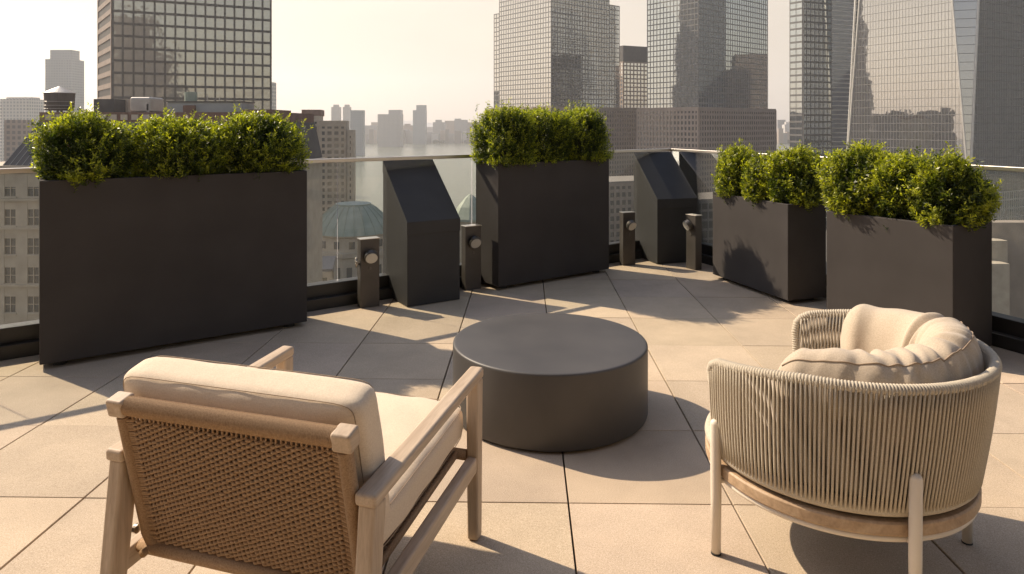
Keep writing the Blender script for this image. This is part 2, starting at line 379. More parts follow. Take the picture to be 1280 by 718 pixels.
# balustrades
def balustrade(o, d, n_in, spans, label, tag_group):
    t = thing('glass_balustrade', label, 'railing', (0, 0, 0), 0, tag_group)
    s0, s1 = spans[0][0], spans[-1][1]
    def P(s_, off): return (o[0] + d[0] * s_ + n_in[0] * off, o[1] + d[1] * s_ + n_in[1] * off)
    def bar(s_a, s_b, o0, o1, z0, z1, mb_):
        mb_.prism([P(s_a, o0), P(s_b, o0), P(s_b, o1), P(s_a, o1)], z0, z1)
    sh = MB(); bar(s0, s1, -.05, .055, 0, .178, sh); sh.build('base_shoe', M['black'], t, .004)
    sh = MB(); bar(s0, s1, .058, .115, 0, .085, sh); sh.build('base_kerb', M['black'], t, .004)
    rl = MB(); bar(s0, s1, -.026, .026, 1.112, 1.142, rl); rl.build('top_rail', M['steel'], t, .004)
    for a, b2 in spans:
        g = MB(); bar(a + .006, b2 - .006, -.007, .007, .15, 1.111, g); g.build('glass_panel', M['glass'], t)
    return t
j0 = 2.123; PW = 1.243
sp = [(j0 + PW * k, j0 + PW * (k + 1)) for k in range(-6, 3)]
sp = [(max(a, -5.1), min(b2, TC - .03)) for a, b2 in sp if b2 > -5.1 and a < TC - .05]
if TC - .03 - sp[-1][1] > .05: sp.append((sp[-1][1], TC - .03))
balustrade(P0, DR, (DR[1], -DR[0]), sp, 'glass balustrade with steel top rail behind the long left planter', 'glass balustrades edging the terrace')
sp = [(.03 + 1.25 * k, .03 + 1.25 * (k + 1)) for k in range(7)]
balustrade(C, DQ, nQ, sp, 'glass balustrade with steel top rail behind the two right-hand planters', 'glass balustrades edging the terrace')

# ------------------------------------------------------------------ planters
def planter(loc, ang, Ln, Wd, H, label, group):
    """loc = front-left bottom corner, length along ang, width behind"""
    t = thing('planter', label, 'planter', (loc[0], loc[1], 0), ang, group)
    b_ = MB(); zb = .032; tk = .035
    o_ = [(0, 0), (Ln, 0), (Ln, Wd), (0, Wd)]; i_ = [(tk, tk), (Ln - tk, tk), (Ln - tk, Wd - tk), (tk, Wd - tk)]
    vs = [(x, y, zb) for x, y in o_] + [(x, y, H) for x, y in o_] + [(x, y, H) for x, y in i_] + [(x, y, H - .14) for x, y in i_]
    fs = [(3, 2, 1, 0)]
    for k in range(4):
        k2 = (k + 1) % 4
        fs += [(k, k2, 4 + k2, 4 + k), (4 + k, 4 + k2, 8 + k2, 8 + k), (8 + k, 8 + k2, 12 + k2, 12 + k)]
    fs.append((12, 13, 14, 15))
    b_.add(vs, fs).build('box', M['planter'], t, .006, 3)
    MB().box(tk + .002, Ln - tk - .002, tk + .002, Wd - tk - .002, H - .135, H - .045).build('soil', M['soil'], t)
    for x in (.10, Ln - .10):
        for y in (.08, Wd - .08):
            MB().lathe([(.035, 0), (.035, .033)], 16, (x, y)).build('foot', M['rubber'], t)
    return t
def dirv(a): return (math.cos(a), math.sin(a))
def along(loc, a, u, v_): return (loc[0] + math.cos(a) * u - math.sin(a) * v_, loc[1] + math.sin(a) * u + math.cos(a) * v_)
G_P = 'charcoal planters along the balustrade'
PL1 = ((-2.705, 3.905), R(34.2), 1.54, .37, 1.088)
PL2 = ((-.115, 5.77), R(35.2), 1.275, .36, 1.08)
a3 = math.atan2(-.95, .31); PL3 = ((1.845, 6.28), a3, 1.0, .37, .785)
a4 = math.atan2(-.853, .522); PL4 = ((2.165, 4.70), a4, .815, .47, .815)
planter(*PL1, 'long charcoal box planter on the left holding three bushy shrubs', G_P)
planter(*PL2, 'charcoal box planter behind the round table, between a slope-topped cabinet and a bollard', G_P)
# the two right planters: face the terrace, length runs along the right balustrade
planter(*PL3, 'lower charcoal planter nearest the terrace corner, shadow of leaves on its pale face', G_P)
planter(*PL4, 'lower charcoal planter directly behind the rope armchair', G_P)

# ------------------------------------------------------------------ shrubs
def shrub(name, label, loc, rad, zb, zt, seed, mt, group, box=2.0, ntw=1500, ang=0, leaf=.024):
    """leafy twigs radiating from a stem; rad=(along, across)"""
    rg = np.random.default_rng(seed)
    t = thing(name, label, 'shrub', (loc[0], loc[1], zb), ang, group)
    H = zt - zb; c = np.array([0, 0, H * .40]); ax = np.array([rad[0], rad[1], H * .60])
    d = rg.normal(size=(ntw, 3)); d /= np.linalg.norm(d, axis=1)[:, None]
    d[:, 2] = np.where(d[:, 2] < -.62, -d[:, 2], d[:, 2])
    # superellipsoid radius and lumpy outline
    q = (np.abs(d) ** box).sum(1) ** (-1 / box)
    lump = np.zeros(ntw)
    for k in range(26):
        l_ = rg.normal(size=3); l_ /= np.linalg.norm(l_)
        lump = np.maximum(lump, np.clip((d @ l_ - .84) / .16, 0, 1) ** .6 * rg.uniform(.12, .34))
    rr_ = q * (.76 + lump + rg.normal(size=ntw) * .04)
    rr_ *= np.where(rg.random(ntw) < .4, rg.uniform(.55, .95, ntw), 1.0)
    rr_ *= np.where((rg.random(ntw) < .09) & (d[:, 2] > .2), rg.uniform(1.08, 1.28, ntw), 1.0)
    tip = c + d * rr_[:, None] * ax
    tip[:, 2] = np.maximum(tip[:, 2], .035 + rg.random(ntw) * .05)
    ux_ = (tip - c * np.array([1, 1, .5])); ux_ /= np.linalg.norm(ux_, axis=1)[:, None]
    ux_ = ux_ + np.array([0, 0, .45]) + rg.normal(size=(ntw, 3)) * .32; ux_ /= np.linalg.norm(ux_, axis=1)[:, None]
    nl = 17; s_ = np.linspace(0, 1, nl)[None, :] + rg.normal(size=(ntw, nl)) * .02
    tl = rg.uniform(.06, .125, ntw)
    base = tip[:, None, :] - ux_[:, None, :] * (tl[:, None] * (1 - s_))[:, :, None]
    base = base.reshape(-1, 3); ax_ = np.repeat(ux_, nl, 0); n = len(base)
    side = rg.normal(size=(n, 3)); side -= ax_ * (side * ax_).sum(1)[:, None]; side /= np.linalg.norm(side, axis=1)[:, None]
    ld = ax_ * rg.uniform(.35, .9, n)[:, None] + side; ld[:, 2] += .12; ld /= np.linalg.norm(ld, axis=1)[:, None]
    wd = np.cross(ld, rg.normal(size=(n, 3)) * .6 + ax_); wd /= np.linalg.norm(wd, axis=1)[:, None]
    nm = np.cross(ld, wd)
    ln = leaf * rg.uniform(.6, 1.25, n); hw = ln * rg.uniform(.14, .21, n)
    a = base; b_ = base + ld * (ln * .5)[:, None] + wd * hw[:, None] + nm * (ln * .06)[:, None]
    e = base + ld * ln[:, None]; f = base + ld * (ln * .5)[:, None] - wd * hw[:, None] + nm * (ln * .06)[:, None]
    V = np.stack([a, b_, e, f], 1).reshape(-1, 3)
    me = bpy.data.meshes.new('foliage'); me.vertices.add(4 * n); me.vertices.foreach_set('co', V.ravel())
    me.loops.add(4 * n); me.loops.foreach_set('vertex_index', np.arange(4 * n))
    me.polygons.add(n); me.polygons.foreach_set('loop_start', np.arange(n) * 4); me.polygons.foreach_set('loop_total', np.full(n, 4))
    me.update(); me.materials.append(mt)
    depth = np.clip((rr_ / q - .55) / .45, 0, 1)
    growth_shade = np.repeat(np.clip(depth * rg.uniform(.45, 1.15, ntw), 0, 1), nl) * (.45 + .55 * s_.reshape(-1)) + rg.normal(size=n) * .07  # falls towards the interior: painted shade there, bright young growth at the tips
    at = me.attributes.new('growth_shade', 'FLOAT', 'FACE'); at.data.foreach_set('value', np.clip(growth_shade, 0, 1))
    fo = bpy.data.objects.new('foliage', me); COL.objects.link(fo); fo.parent = t
    st = MB(); 
    for k in range(9):
        a_ = rg.uniform(0, 6.28); r_ = rg.uniform(.3, .8)
        ex, ey, ez = math.cos(a_) * r_ * rad[0], math.sin(a_) * r_ * rad[1], H * rg.uniform(.45, .85)
        st.tube([(0, 0, -.06), (ex * .25, ey * .25, ez * .45), (ex, ey, ez)], [.012, .008, .003], 6)
    st.build('stem', M['bark'], t, smooth=True)
    return t
def row(PL, items, mt, group, box, seed, labels, leaf=.0215, ntw=1500):
    loc, a, Ln, Wd, H = PL
    for k, (u, v_, ra, rb, zt) in enumerate(items):
        p = along(loc, a, u, v_)
        shrub('shrub', labels[k], p, (ra, rb), H - .045, zt, seed + k, mt, group, box, ntw, a, leaf)
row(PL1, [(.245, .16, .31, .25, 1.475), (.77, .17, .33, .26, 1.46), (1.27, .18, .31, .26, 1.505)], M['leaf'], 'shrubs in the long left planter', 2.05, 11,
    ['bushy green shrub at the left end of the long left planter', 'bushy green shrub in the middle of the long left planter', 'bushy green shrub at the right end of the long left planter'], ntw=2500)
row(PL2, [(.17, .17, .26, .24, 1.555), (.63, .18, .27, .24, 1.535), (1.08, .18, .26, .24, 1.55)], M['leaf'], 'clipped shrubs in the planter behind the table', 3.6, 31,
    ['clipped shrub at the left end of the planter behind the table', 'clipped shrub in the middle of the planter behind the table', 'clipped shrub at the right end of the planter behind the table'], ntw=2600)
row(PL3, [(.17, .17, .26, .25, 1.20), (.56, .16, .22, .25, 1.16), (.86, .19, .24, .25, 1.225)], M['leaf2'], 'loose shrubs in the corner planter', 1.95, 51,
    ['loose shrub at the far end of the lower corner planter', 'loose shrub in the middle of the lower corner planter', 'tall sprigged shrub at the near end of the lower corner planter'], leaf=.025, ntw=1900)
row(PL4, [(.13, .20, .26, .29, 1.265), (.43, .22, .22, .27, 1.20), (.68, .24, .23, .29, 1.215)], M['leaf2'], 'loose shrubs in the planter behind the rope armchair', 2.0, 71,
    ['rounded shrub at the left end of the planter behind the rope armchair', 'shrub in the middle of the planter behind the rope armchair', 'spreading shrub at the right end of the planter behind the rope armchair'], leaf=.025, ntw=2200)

# ------------------------------------------------------------------ slope-topped cabinets
def cabinet(loc, a, label):
    t = thing('sloped_cabinet', label, 'cabinet', (loc[0], loc[1], 0), a, 'slope-topped cabinets by the balustrade')
    Wd, Dp, zf, zk = .46, .52, .655, 1.108
    def prof(y0, y1, za, zb_, x0, x1, low):
        vs = [(x, y, z) for x in (x0, x1) for y, z in ((y0, low(y0)), (y1, low(y1)), (y1, zb_), (y0, za))]
        return vs, [(0, 1, 2, 3), (7, 6, 5, 4), (0, 4, 5, 1), (1, 5, 6, 2), (2, 6, 7, 3), (3, 7, 4, 0)]
    s_ = (zk - zf) / Dp
    MB().add(*prof(.003, Dp - .003, zf - .012, zk - .015, .003, Wd - .003, lambda y: .004)).build('body', M['cabinet'], t, .003)
    lid = MB(); 
    lid.add([(x, y, z) for x in (0, Wd) for y, z in ((-.001, zf - .10), (Dp, zk - .10), (Dp, zk), (-.001, zf))], [(0, 1, 2, 3), (7, 6, 5, 4), (0, 4, 5, 1), (1, 5, 6, 2), (2, 6, 7, 3), (3, 7, 4, 0)])
    lid.build('lid', M['cabinet'], t, .004)
    return t
cabinet((-.807, 5.25), R(31.7), 'dark cabinet with a slanted top standing left of the planter behind the table')
cabinet((1.46, 6.86), R(17.0), 'dark cabinet with a slanted top standing in the terrace corner')

# ------------------------------------------------------------------ bollards with swivel lamps
def bollard(loc, a, label, hz, yaw, H=.53, tap=False, wd=.15):
    t = thing('lamp_bollard', label, 'bollard', (loc[0], loc[1], 0), a, 'short lamp posts by the balustrade')
    MB().box(-wd / 2, wd / 2, -.04, .04, 0, H - .006).build('post', M['bollard'], t, .003)
    MB().box(-wd / 2 - .004, wd / 2 + .004, -.044, .044, H - .005, H).build('cap', M['steel'], t, .001)
    d = Vector((math.sin(yaw) * .9, -math.cos(yaw) * .9, -.42)).normalized()
    c0 = Vector((0, -.055, hz + .02))
    MB().tube([(0, -.0402, hz + .02), (0, -.075, hz + .02)], .016, 12).build('swivel', M['lamphead'], t, smooth=False)
    hd = MB().tube([c0 - d * .01, c0 + d * .002, c0 + d * .036, c0 + d * .042], [.030, .051, .053, .050], 28, caps=True)
    ho = hd.build('lamp_head', M['lamphead'], t, .002)
    MB().tube([c0 + d * .0425, c0 + d * .0460], .045, 28).build('lens', M['lens'], ho)
    MB().tube([(.0, -.0402, hz - .085), (0, -.046, hz - .085)], .011, 14).build('button', M['lamphead'], t)
    if tap:
        mb_ = MB().tube([(-wd / 2 - .001, 0, hz - .05), (-wd / 2 - .03, 0, hz - .05)], .01, 10)
        mb_.tube([(-wd / 2 - .022, 0, hz - .075), (-wd / 2 - .022, 0, hz + .0)], .008, 10)
        mb_.tube([(-wd / 2 - .022, -.03, hz - .03), (-wd / 2 - .022, .03, hz - .03)], .006, 8)
        mb_.build('tap', M['steel'], t, smooth=True)
    return t
bollard((-1.115, 5.30), R(31), 'short lamp post with a steel tap on its side, left of the left slanted cabinet', .385, R(-10), tap=True)
bollard((-.350, 5.86), R(31), 'short lamp post half hidden between the left slanted cabinet and the planter', .40, R(-6), H=.545)
bollard((1.160, 6.86), R(18), 'short lamp post standing left of the corner cabinet', .395, R(12), wd=.135)
bollard((1.775, 6.66), R(-62), 'short lamp post in front of the corner cabinet, its lamp turned to the left', .42, R(-12), wd=.13)

# ------------------------------------------------------------------ round table
t = thing('coffee_table', 'low round charcoal drum table in the middle of the terrace', 'table', (.187, 3.39, 0))
r_ = .479
MB().lathe([(r_ - .03, 0), (r_ - .03, .017)], 96).build('plinth', M['rubber'], t)
pr = [(r_ - .012, .012), (r_ - .003, .015), (r_, .024), (r_, .333), (r_ - .001, .339), (r_ - .004, .343), (r_ - .009, .345), (r_ - .02, .3455), (.25, .3455), (.02, .3455)]
o = MB().lathe(pr, 128).build('drum', M['table'], t, smooth=True)
md = o.modifiers.new('es', 'EDGE_SPLIT'); md.split_angle = R(50)

# ------------------------------------------------------------------ cushions
def cushion_mesh(sx, sy, sz, e=12.0, n=26, puff=.012, seed=0, wr=.0028):
    """soft superellipsoid box, half sizes"""
    mbc = MB(); idx = {}
    rs = random.Random(seed); ph = [rs.uniform(0, 6.28) for _ in range(8)]
    def put(p):
        x, y, z = p
        q = ((abs(x) ** e + abs(y) ** e) ** (4.6 / e) + abs(z) ** 4.6) ** (1 / 4.6); x, y, z = x / q, y / q, z / q
        X, Y, Z = x * sx, y * sy, z * sz
        b_ = max(0, 1 - x * x) * max(0, 1 - y * y); b2 = max(0, 1 - y * y) * max(0, 1 - z * z)
        Z += (1 if z > 0 else -1) * puff * b_ * min(1, abs(z) * 1.2)
        X += (1 if x > 0 else -1) * puff * .5 * b2 * (abs(x) > .9)
        wv = math.sin(X * 23 + Y * 9 + ph[0]) * math.sin(Y * 19 - X * 6 + ph[1]) + .6 * math.sin(X * 41 + Y * 33 + ph[2])
        Z += wr * wv * (.4 + .6 * max(abs(x), abs(y)) ** 3)
        return (X, Y, Z)
    def key(p): return tuple(round(c_, 5) for c_ in p)
    vs = []; fs = []
    def vid(p):
        k = key(p)
        if k not in idx: idx[k] = len(vs); vs.append(put(p))
        return idx[k]
    g = [math.tan((2 * i / n - 1) * math.pi / 4 * .98) / math.tan(math.pi / 4 * .98) for i in range(n + 1)]
    for ax in range(3):
        for sg in (-1, 1):
            for i in range(n):
                for j in range(n):
                    q = []
                    for a_, c_ in ((i, j), (i + 1, j), (i + 1, j + 1), (i, j + 1)):
                        p = [0, 0, 0]; p[ax] = sg; p[(ax + 1) % 3] = g[a_]; p[(ax + 2) % 3] = g[c_]; q.append(vid(tuple(p)))
                    fs.append(tuple(q) if sg > 0 else tuple(reversed(q)))
    mbc.add(vs, fs); return mbc
def seam(sx, sy, z, e=5.0, r_=.0022, n=160, sz=.072):
    pts = []; kf = (1 - (abs(z) / sz) ** 4.6) ** (1 / 4.6)
    for k in range(n):
        a_ = 2 * math.pi * k / n; c_, s__ = math.cos(a_), math.sin(a_)
        q = (abs(c_) ** e + abs(s__) ** e) ** (-1 / e); pts.append((c_ * q * (sx * kf + .0055), s__ * q * (sy * kf + .0055), z))
    return MB().tube(pts, r_, 6, closed=True)

# ------------------------------------------------------------------ wooden armchair
W = thing('wooden_armchair', 'pale wood armchair with cream cushions and a woven tan cord back', 'armchair', (-.593, 2.106, 0), R(-16.9))
def quadbar(p0, p1, wx, h0, h1=None):
    """bar along local y/z path p0->p1 ((y,z)), width wx in x centred on x given, perpendicular half heights"""
    pass
def bar(a, b_, wa, ta, wb=None, tb_=None, xdir=(1, 0, 0)):
    """tapered rectangular bar from a to b; w across x, t perpendicular"""
    wb = wb or wa; tb_ = tb_ or ta; a = Vector(a); b_ = Vector(b_); d = (b_ - a).normalized(); x = Vector(xdir); x = (x - d * x.dot(d)).normalized(); n = d.cross(x)
    vs = []
    for p, w_, t2 in ((a, wa, ta), (b_, wb, tb_)):
        for sx, sn in ((-1, -1), (1, -1), (1, 1), (-1, 1)): vs.append(p + x * (sx * w_ / 2) + n * (sn * t2 / 2))
    return MB().add(vs, [(3, 2, 1, 0), (4, 5, 6, 7), (0, 1, 5, 4), (1, 2, 6, 5), (2, 3, 7, 6), (3, 0, 4, 7)])
for s_ in (-1, 1):
    X = s_ * .378
    bar((X, .355, 0), (X, .355, .543), .040, .046, .044, .056).build('leg', M['wood_z'], W, .009, 3)
    bar((X, -.425, 0), (X, -.362, .506), .042, .056, .046, .066).build('leg', M['wood_z'], W, .009, 3)
    bar((X, -.402, .522), (X, .383, .560), .058, .034, .050, .036).build('armrest', M['wood_y'], W, .010, 3)
    bar((X, -.405, .225), (X, .332, .262), .036, .058, .036, .052).build('side_rail', M['wood_y'], W, .008, 3)
# seat frame and webbing
sf = MB()
for s_ in (-1, 1): sf.tube([(s_ * .322, -.36, .245), (s_ * .322, .345, .292)], .011, 10)
sf.tube([(-.355, .335, .288), (.355, .335, .288)], .018, 10); sf.tube([(-.355, -.33, .247), (.355, -.33, .247)], .018, 10)
sf.build('seat_frame', M['cord'], W, smooth=True)
wb = MB()
for k in range(26):
    y = -.30 + k * .0245; z = .255 + (y + .33) * .066
    wb.tube([(-.32, y, z), (.32, y, z)], .009, 6)
for k in range(18):
    x = -.29 + k * .0341; wb.tube([(x, -.32, .246), (x, .33, .281)], .006, 6)
wb.build('seat_webbing', M['web'], W, smooth=True)
# back frame
bt = Vector((0, -.415, .672)); bb_ = Vector((0, -.318, .250)); bd = (bt - bb_)
blen = bd.length; bd.normalize(); bn_ = Vector((0, bd.z, -bd.y))  # pointing forward
def BP(x, s_, o_=0):
    p = bb_ + bd * (s_ * blen) + bn_ * o_; return (x, p.y, p.z)
def ribbed(pts, rad, pitch, amp, n=12, ell=1.0):
    """wrapped cord round a rod: radius ripples along the path"""
    P_ = [Vector(p) for p in pts]; seg = [(P_[i + 1] - P_[i]).length for i in range(len(P_) - 1)]; Lt = sum(seg)
    m_ = int(Lt / pitch * 4); out = []; rr2 = []
    for k in range(m_ + 1):
        d = Lt * k / m_; i = 0
        while i < len(seg) - 1 and d > seg[i]: d -= seg[i]; i += 1
        out.append(P_[i].lerp(P_[i + 1], min(1, d / seg[i]))); rr2.append(rad + amp * (0, .8, 1, .8)[k % 4])
    return MB().tube(out, rr2, n, ell=ell)
ribbed([BP(-.312, 1.0), BP(.312, 1.0)], .0235, .0042, .0018, 16).build('top_rail_wrap', M['cord'], W, smooth=True)
for s_ in (-1, 1):
    bx_ = bar(BP(s_ * .308, 1.0), BP(s_ * .362, 1.0), .050, .050, xdir=tuple(bd)); bx_.build('rail_end', M['wood_y'], W, .008, 3)
    cpts = [BP(s_ * .330, .93), BP(s_ * .330, .5), BP(s_ * .330, .10), BP(s_ * .323, .045), BP(s_ * .304, .012), BP(s_ * .26, 0)]
    if s_ == 1: cpts += [BP(0, 0), BP(-.26, 0)]
    ribbed(cpts, .0175, .0040, .0014, 14, 1.15).build('frame_wrap', M['cord'], W, smooth=True)
# woven panel: pairs of horizontal cords over upright warps
wp = MB(); nrow = 54; nw = 43; HWX = .300; xs = [-HWX + 2 * HWX * k / (nw - 1) for k in range(nw)]
for r2 in range(nrow):
    s_ = .05 + .86 * r2 / (nrow - 1); pts = []
    sag = .014 * math.sin(math.pi * s_); jz = random.uniform(-.0012, .0012)
    for k in range((nw - 1) * 4 + 1):
        x = -HWX + 2 * HWX * k / ((nw - 1) * 4)
        ph = math.pi * k / 4 + (math.pi if r2 % 2 else 0)
        pts.append(BP(x, s_ + (jz + .0012 * math.cos(ph * .5 + r2)) / blen, -.0042 * math.sin(ph) - .004 - sag * (1 - (x / HWX) ** 2)))
    wp.tube([BP(-.330, s_ + .004, -.012)] + pts + [BP(.330, s_ + .004, -.012)], .0046, 6)
for k, x in enumerate(xs):
    wp.tube([BP(x, -.01 + 1.0 * i / 16, -.004 - .014 * math.sin(math.pi * max(0, min(1, i / 16))) * (1 - (x / HWX) ** 2)) for i in range(17)], .0034, 6)
wp.build('woven_back', M['cord'], W, smooth=True)
for s_ in (-1, 1):
    MB().tube([(s_ * .352, -.345, .30), (s_ * .362, -.345, .30)], .012, 14).build('bolt', M['steel'], W)
# cushions
c_ = cushion_mesh(.340, .345, .070, 11, 34, .010, 3).build('seat_cushion', M['fabric'], W, smooth=True)
c_.location = (0, .060, .366); c_.rotation_euler = (R(4.2), 0, 0)
seam(.340, .345, .046, 11, .0012).build('seam', M['seam'], c_, smooth=True)
seam(.340, .345, -.046, 11, .0012).build('seam', M['seam'], c_, smooth=True)
c_ = cushion_mesh(.372, .203, .074, 16, 40, .010, 9, .0014).build('back_cushion', M['fabric'], W, smooth=True)
c_.location = BP(-.028, .65, .110); c_.rotation_euler = (math.atan2(bd.z, bd.y) , 0, 0)
seam(.372, .203, .052, 16, .0012).build('seam', M['seam'], c_, smooth=True)
seam(.372, .203, -.052, 16, .0012).build('seam', M['seam'], c_, smooth=True)

# ------------------------------------------------------------------ rope armchair
RC = thing('rope_armchair', 'round beige rope armchair with a wrinkled wrap-around cushion on cream metal legs', 'armchair', (1.10, 2.34, 0), math.atan2(.72, .69))
TIP = 54.0
def RP(r2, thd, z): a_ = R(thd); return Vector((r2 * math.sin(a_), r2 * math.cos(a_), z))
def rimz(thd):
    d = min(abs(thd - TIP), abs(360 - TIP - thd)); return .628 + .052 * min(1, d / 45) ** .8
def rimr(thd):
    d = min(abs(thd - TIP), abs(360 - TIP - thd)); return .446 + .010 * min(1, d / 50)
rim = [RP(.402, TIP, .325), RP(.412, TIP - .3, .40), RP(.428, TIP - .8, .50), RP(.440, TIP - .8, .572), RP(.447, TIP + .2, .603), RP(.452, TIP + 2.5, .622)]
n_r = 84
mid = [RP(rimr(a_), a_, rimz(a_)) for a_ in np.linspace(TIP + 6, 360 - TIP - 6, n_r)]
end = [RP(p.length if False else math.hypot(p.x, p.y), 360 - (math.degrees(math.atan2(p.x, p.y)) % 360), p.z) for p in reversed(rim)]
path = rim + mid + end
ribbed(path, .0128, .0090, .0036, 12).build('rim_wrap', M['rope'], RC, smooth=True)
base = [RP(.402, a_, .322 ) for a_ in np.linspace(0, 360, 97)[:-1]]
MB().tube(base, .021, 12, closed=True).build('base_ring', M['rope'], RC, smooth=True)
rp = MB(); ns = 158
for k in range(ns):
    f_ = k / (ns - 1); a_ = TIP + 1.6 + (360 - 2 * TIP - 3.2) * f_
    zt = rimz(a_) - (.0 if 6 < a_ - TIP < 360 - 2 * TIP - 6 else .012)
    lean = 2.2 * (1 if k % 2 else -1) * 0 + 1.1
    rt = rimr(a_) + .0135; rb2 = .422
    tw = 1.2 + 4.0 * max(0, 1 - min(a_ - TIP, 360 - TIP - a_) / 45.0)
    jr = random.uniform(-.12, .12)
    pts = [RP(rt - .001 + (rb2 - rt) * q + .004 * math.sin(math.pi * q), a_ + tw * q + jr * math.sin(3.1 * q), zt + .004 + (.318 - zt) * q) for q in np.linspace(0, 1, 6)]
    rp.tube(pts, .0038, 6)
    rt2 = rimr(a_) - .0130; rb3 = .386
    pts = [RP(rt2 + (rb3 - rt2) * q, a_ + .5 - tw * q, zt + .004 + (.318 - zt) * q) for q in np.linspace(0, 1, 5)]
    rp.tube(pts, .0038, 6)
rp.build('rope_weave', M['rope'], RC, smooth=True)
MB().tube([RP(r3, a_, z) for r3, a_, z in ((.405, 220, .325), (.432, 220, .50), (.458, 220, .67))], .010, 10).build('frame_upright', M['rope'], RC, smooth=True)
MB().tube([RP(r3, a_, z) for r3, a_, z in ((.405, 140, .325), (.432, 140, .50), (.458, 140, .67))], .010, 10).build('frame_upright', M['rope'], RC, smooth=True)
ring = MB().lathe([(.352, .250), (.416, .250), (.421, .255), (.421, .286), (.416, .291), (.352, .291)], 96, cap=False)
n_ = 96; ring.f += [(5 * n_ + k, 5 * n_ + (k + 1) % n_, (k + 1) % n_, k) for k in range(n_)]
ring.build('seat_ring', M['wood_ring'], RC, .002)
MB().tube([RP(.404, a_, .240) for a_ in np.linspace(0, 360, 97)[:-1]], .0105, 10, closed=True).build('metal_ring', M['creammetal'], RC, smooth=True)
MB().lathe([(.0, .292), (.37, .292), (.37, .302), (.0, .302)], 64, cap=False).build('seat_base', M['black'], RC)
for a_ in (57, -56, 141, -137):
    lg = MB().tube([RP(.438, a_, 0), RP(.438, a_, .20), RP(.440, a_, .428), RP(.440, a_, .437), RP(.440, a_, .442)], [.0155, .0175, .0175, .014, .006], 16)
    lg.tube([RP(.438, a_, .240), RP(.40, a_, .240)], .010, 8)
    lo = lg.build('leg', M['creammetal'], RC, smooth=True)
    MB().tube([RP(.438, a_, -.0), RP(.438, a_, .006)], .0165, 14).build('foot_cap', M['rubber'], lo)
# seat cushion: puffy disc
pr = []
for k in range(15):
    a_ = -math.pi / 2 + math.pi * k / 14
    pr.append((.335 + .045 * math.cos(a_) if 0 < k < 14 else .30, .385 + .062 * (math.sin(a_))))
pr = [(.01, .318)] + [(.15, .32)] + pr + [(.2, .452), (.1, .456), (.01, .457)]
MB().lathe(pr, 72).build('seat_cushion', M['fabric_taupe'], RC, smooth=True).location = (0, .012, 0)
# wrap-around back cushion with folds
wc = MB(); A0_, A1_ = 279.0, 76.0; nu, nv = 190, 40; rs = random.Random(5)
folds = [(rs.uniform(158, 252), rs.uniform(1.5, 3.5), rs.uniform(.25, .75), rs.uniform(-.8, .8)) for _ in range(22)]
folds += [(rs.uniform(255, 285), rs.uniform(2, 4), rs.uniform(.2, .6), rs.uniform(-.9, .9)) for _ in range(5)]
folds += [(136, 3.0, 2.4, .35), (150, 2.4, 1.0, -.2), (184, 2.6, 1.2, .3), (207, 2.8, 1.3, -.4), (226, 2.6, 1.2, .45), (96, 7, .5, .2)]
grid = []
for i in range(nu + 1):
    f_ = i / nu; a_ = A0_ + (A1_ - A0_) * f_
    ef = min(f_, 1 - f_) / .075; ef = math.sqrt(max(0.0, 1 - (1 - min(1, ef)) ** 2)) if ef < 1 else 1
    ef = max(ef, .03)
    side = 1 if a_ < 140 else 0
    sm = max(0, min(1, (150 - a_) / 35)); 
    hz_ = (.158 + .012 * math.sin(R(a_) * 3)) * ef; wz = (.088 + .010 * math.sin(R(a_) * 5 + 1)) * ef
    zc = .580 + .032 * math.exp(-((a_ - 190) / 50) ** 2) + .004 * sm - .022 * max(0, min(1, (a_ - 240) / 30))
    rc = .335 - .01 * sm
    rowp = []
    for j in range(nv):
        b_ = 2 * math.pi * j / nv; cb, sb = math.cos(b_), math.sin(b_)
        e = 2.6; q = (abs(cb) ** e + abs(sb) ** e) ** (-1 / e)
        rr_ = q * cb; zz = q * sb
        dsp = 0
        for fa, fw, fd, fs_ in folds:
            da = a_ - fa - fs_ * 14 * zz + 4 * fs_ * rr_
            dsp -= fd * .0075 * math.exp(-(da / fw) ** 2) * (.35 + .65 * max(0, zz * .5 + .6 - .5 * rr_))
            dsp += fd * .0035 * math.exp(-((abs(da) - fw * 1.8) / fw) ** 2)
        tk = .92 + .08 * (1 - abs(zz))
        rowp.append(RP(rc + (wz + dsp) * rr_ * tk + .012 * zz, a_ + (1 - ef) * 0, zc + (hz_ + dsp * 1.2) * zz))
    grid.append(rowp)
vs = [p for r2 in grid for p in r2]
fs = [(i * nv + j, i * nv + (j + 1) % nv, (i + 1) * nv + (j + 1) % nv, (i + 1) * nv + j) for i in range(nu) for j in range(nv)]
fs += [tuple(range(nv - 1, -1, -1)), tuple(nu * nv + j for j in range(nv))]
wc.add(vs, fs); wo = wc.build('back_cushion', M['fabric_taupe'], RC, smooth=True, sub=1)
sj = int(nv * .17)
MB().tube([grid[i][sj] for i in range(6, nu - 5)], .0024, 6).build('seam', M['seam'], wo, smooth=True)

# ------------------------------------------------------------------ the city
G0 = -60.0
g = MB().box(-2600, 2600, -1200, 5200, G0 - .5, G0).build('ground', M['asphalt']); struct(g)
WAT = [(-44, 232), (-12, 252), (-22, 430), (-30, 640), (60, 700), (400, 730), (2500, 760), (2500, 2050), (900, 2120), (200, 2080), (-300, 2110), (-900, 2060), (-2500, 2100), (-2500, 560), (-900, 560), (-300, 500), (-118, 430), (-70, 330)]
struct(MB().prism(WAT, G0 + .004, G0 + .3).build('river_water', M['water']))
hv = MB().box(-2700, 2700, -1300, 5300, G0 - 1.5, 347).build('haze', None) if False else None

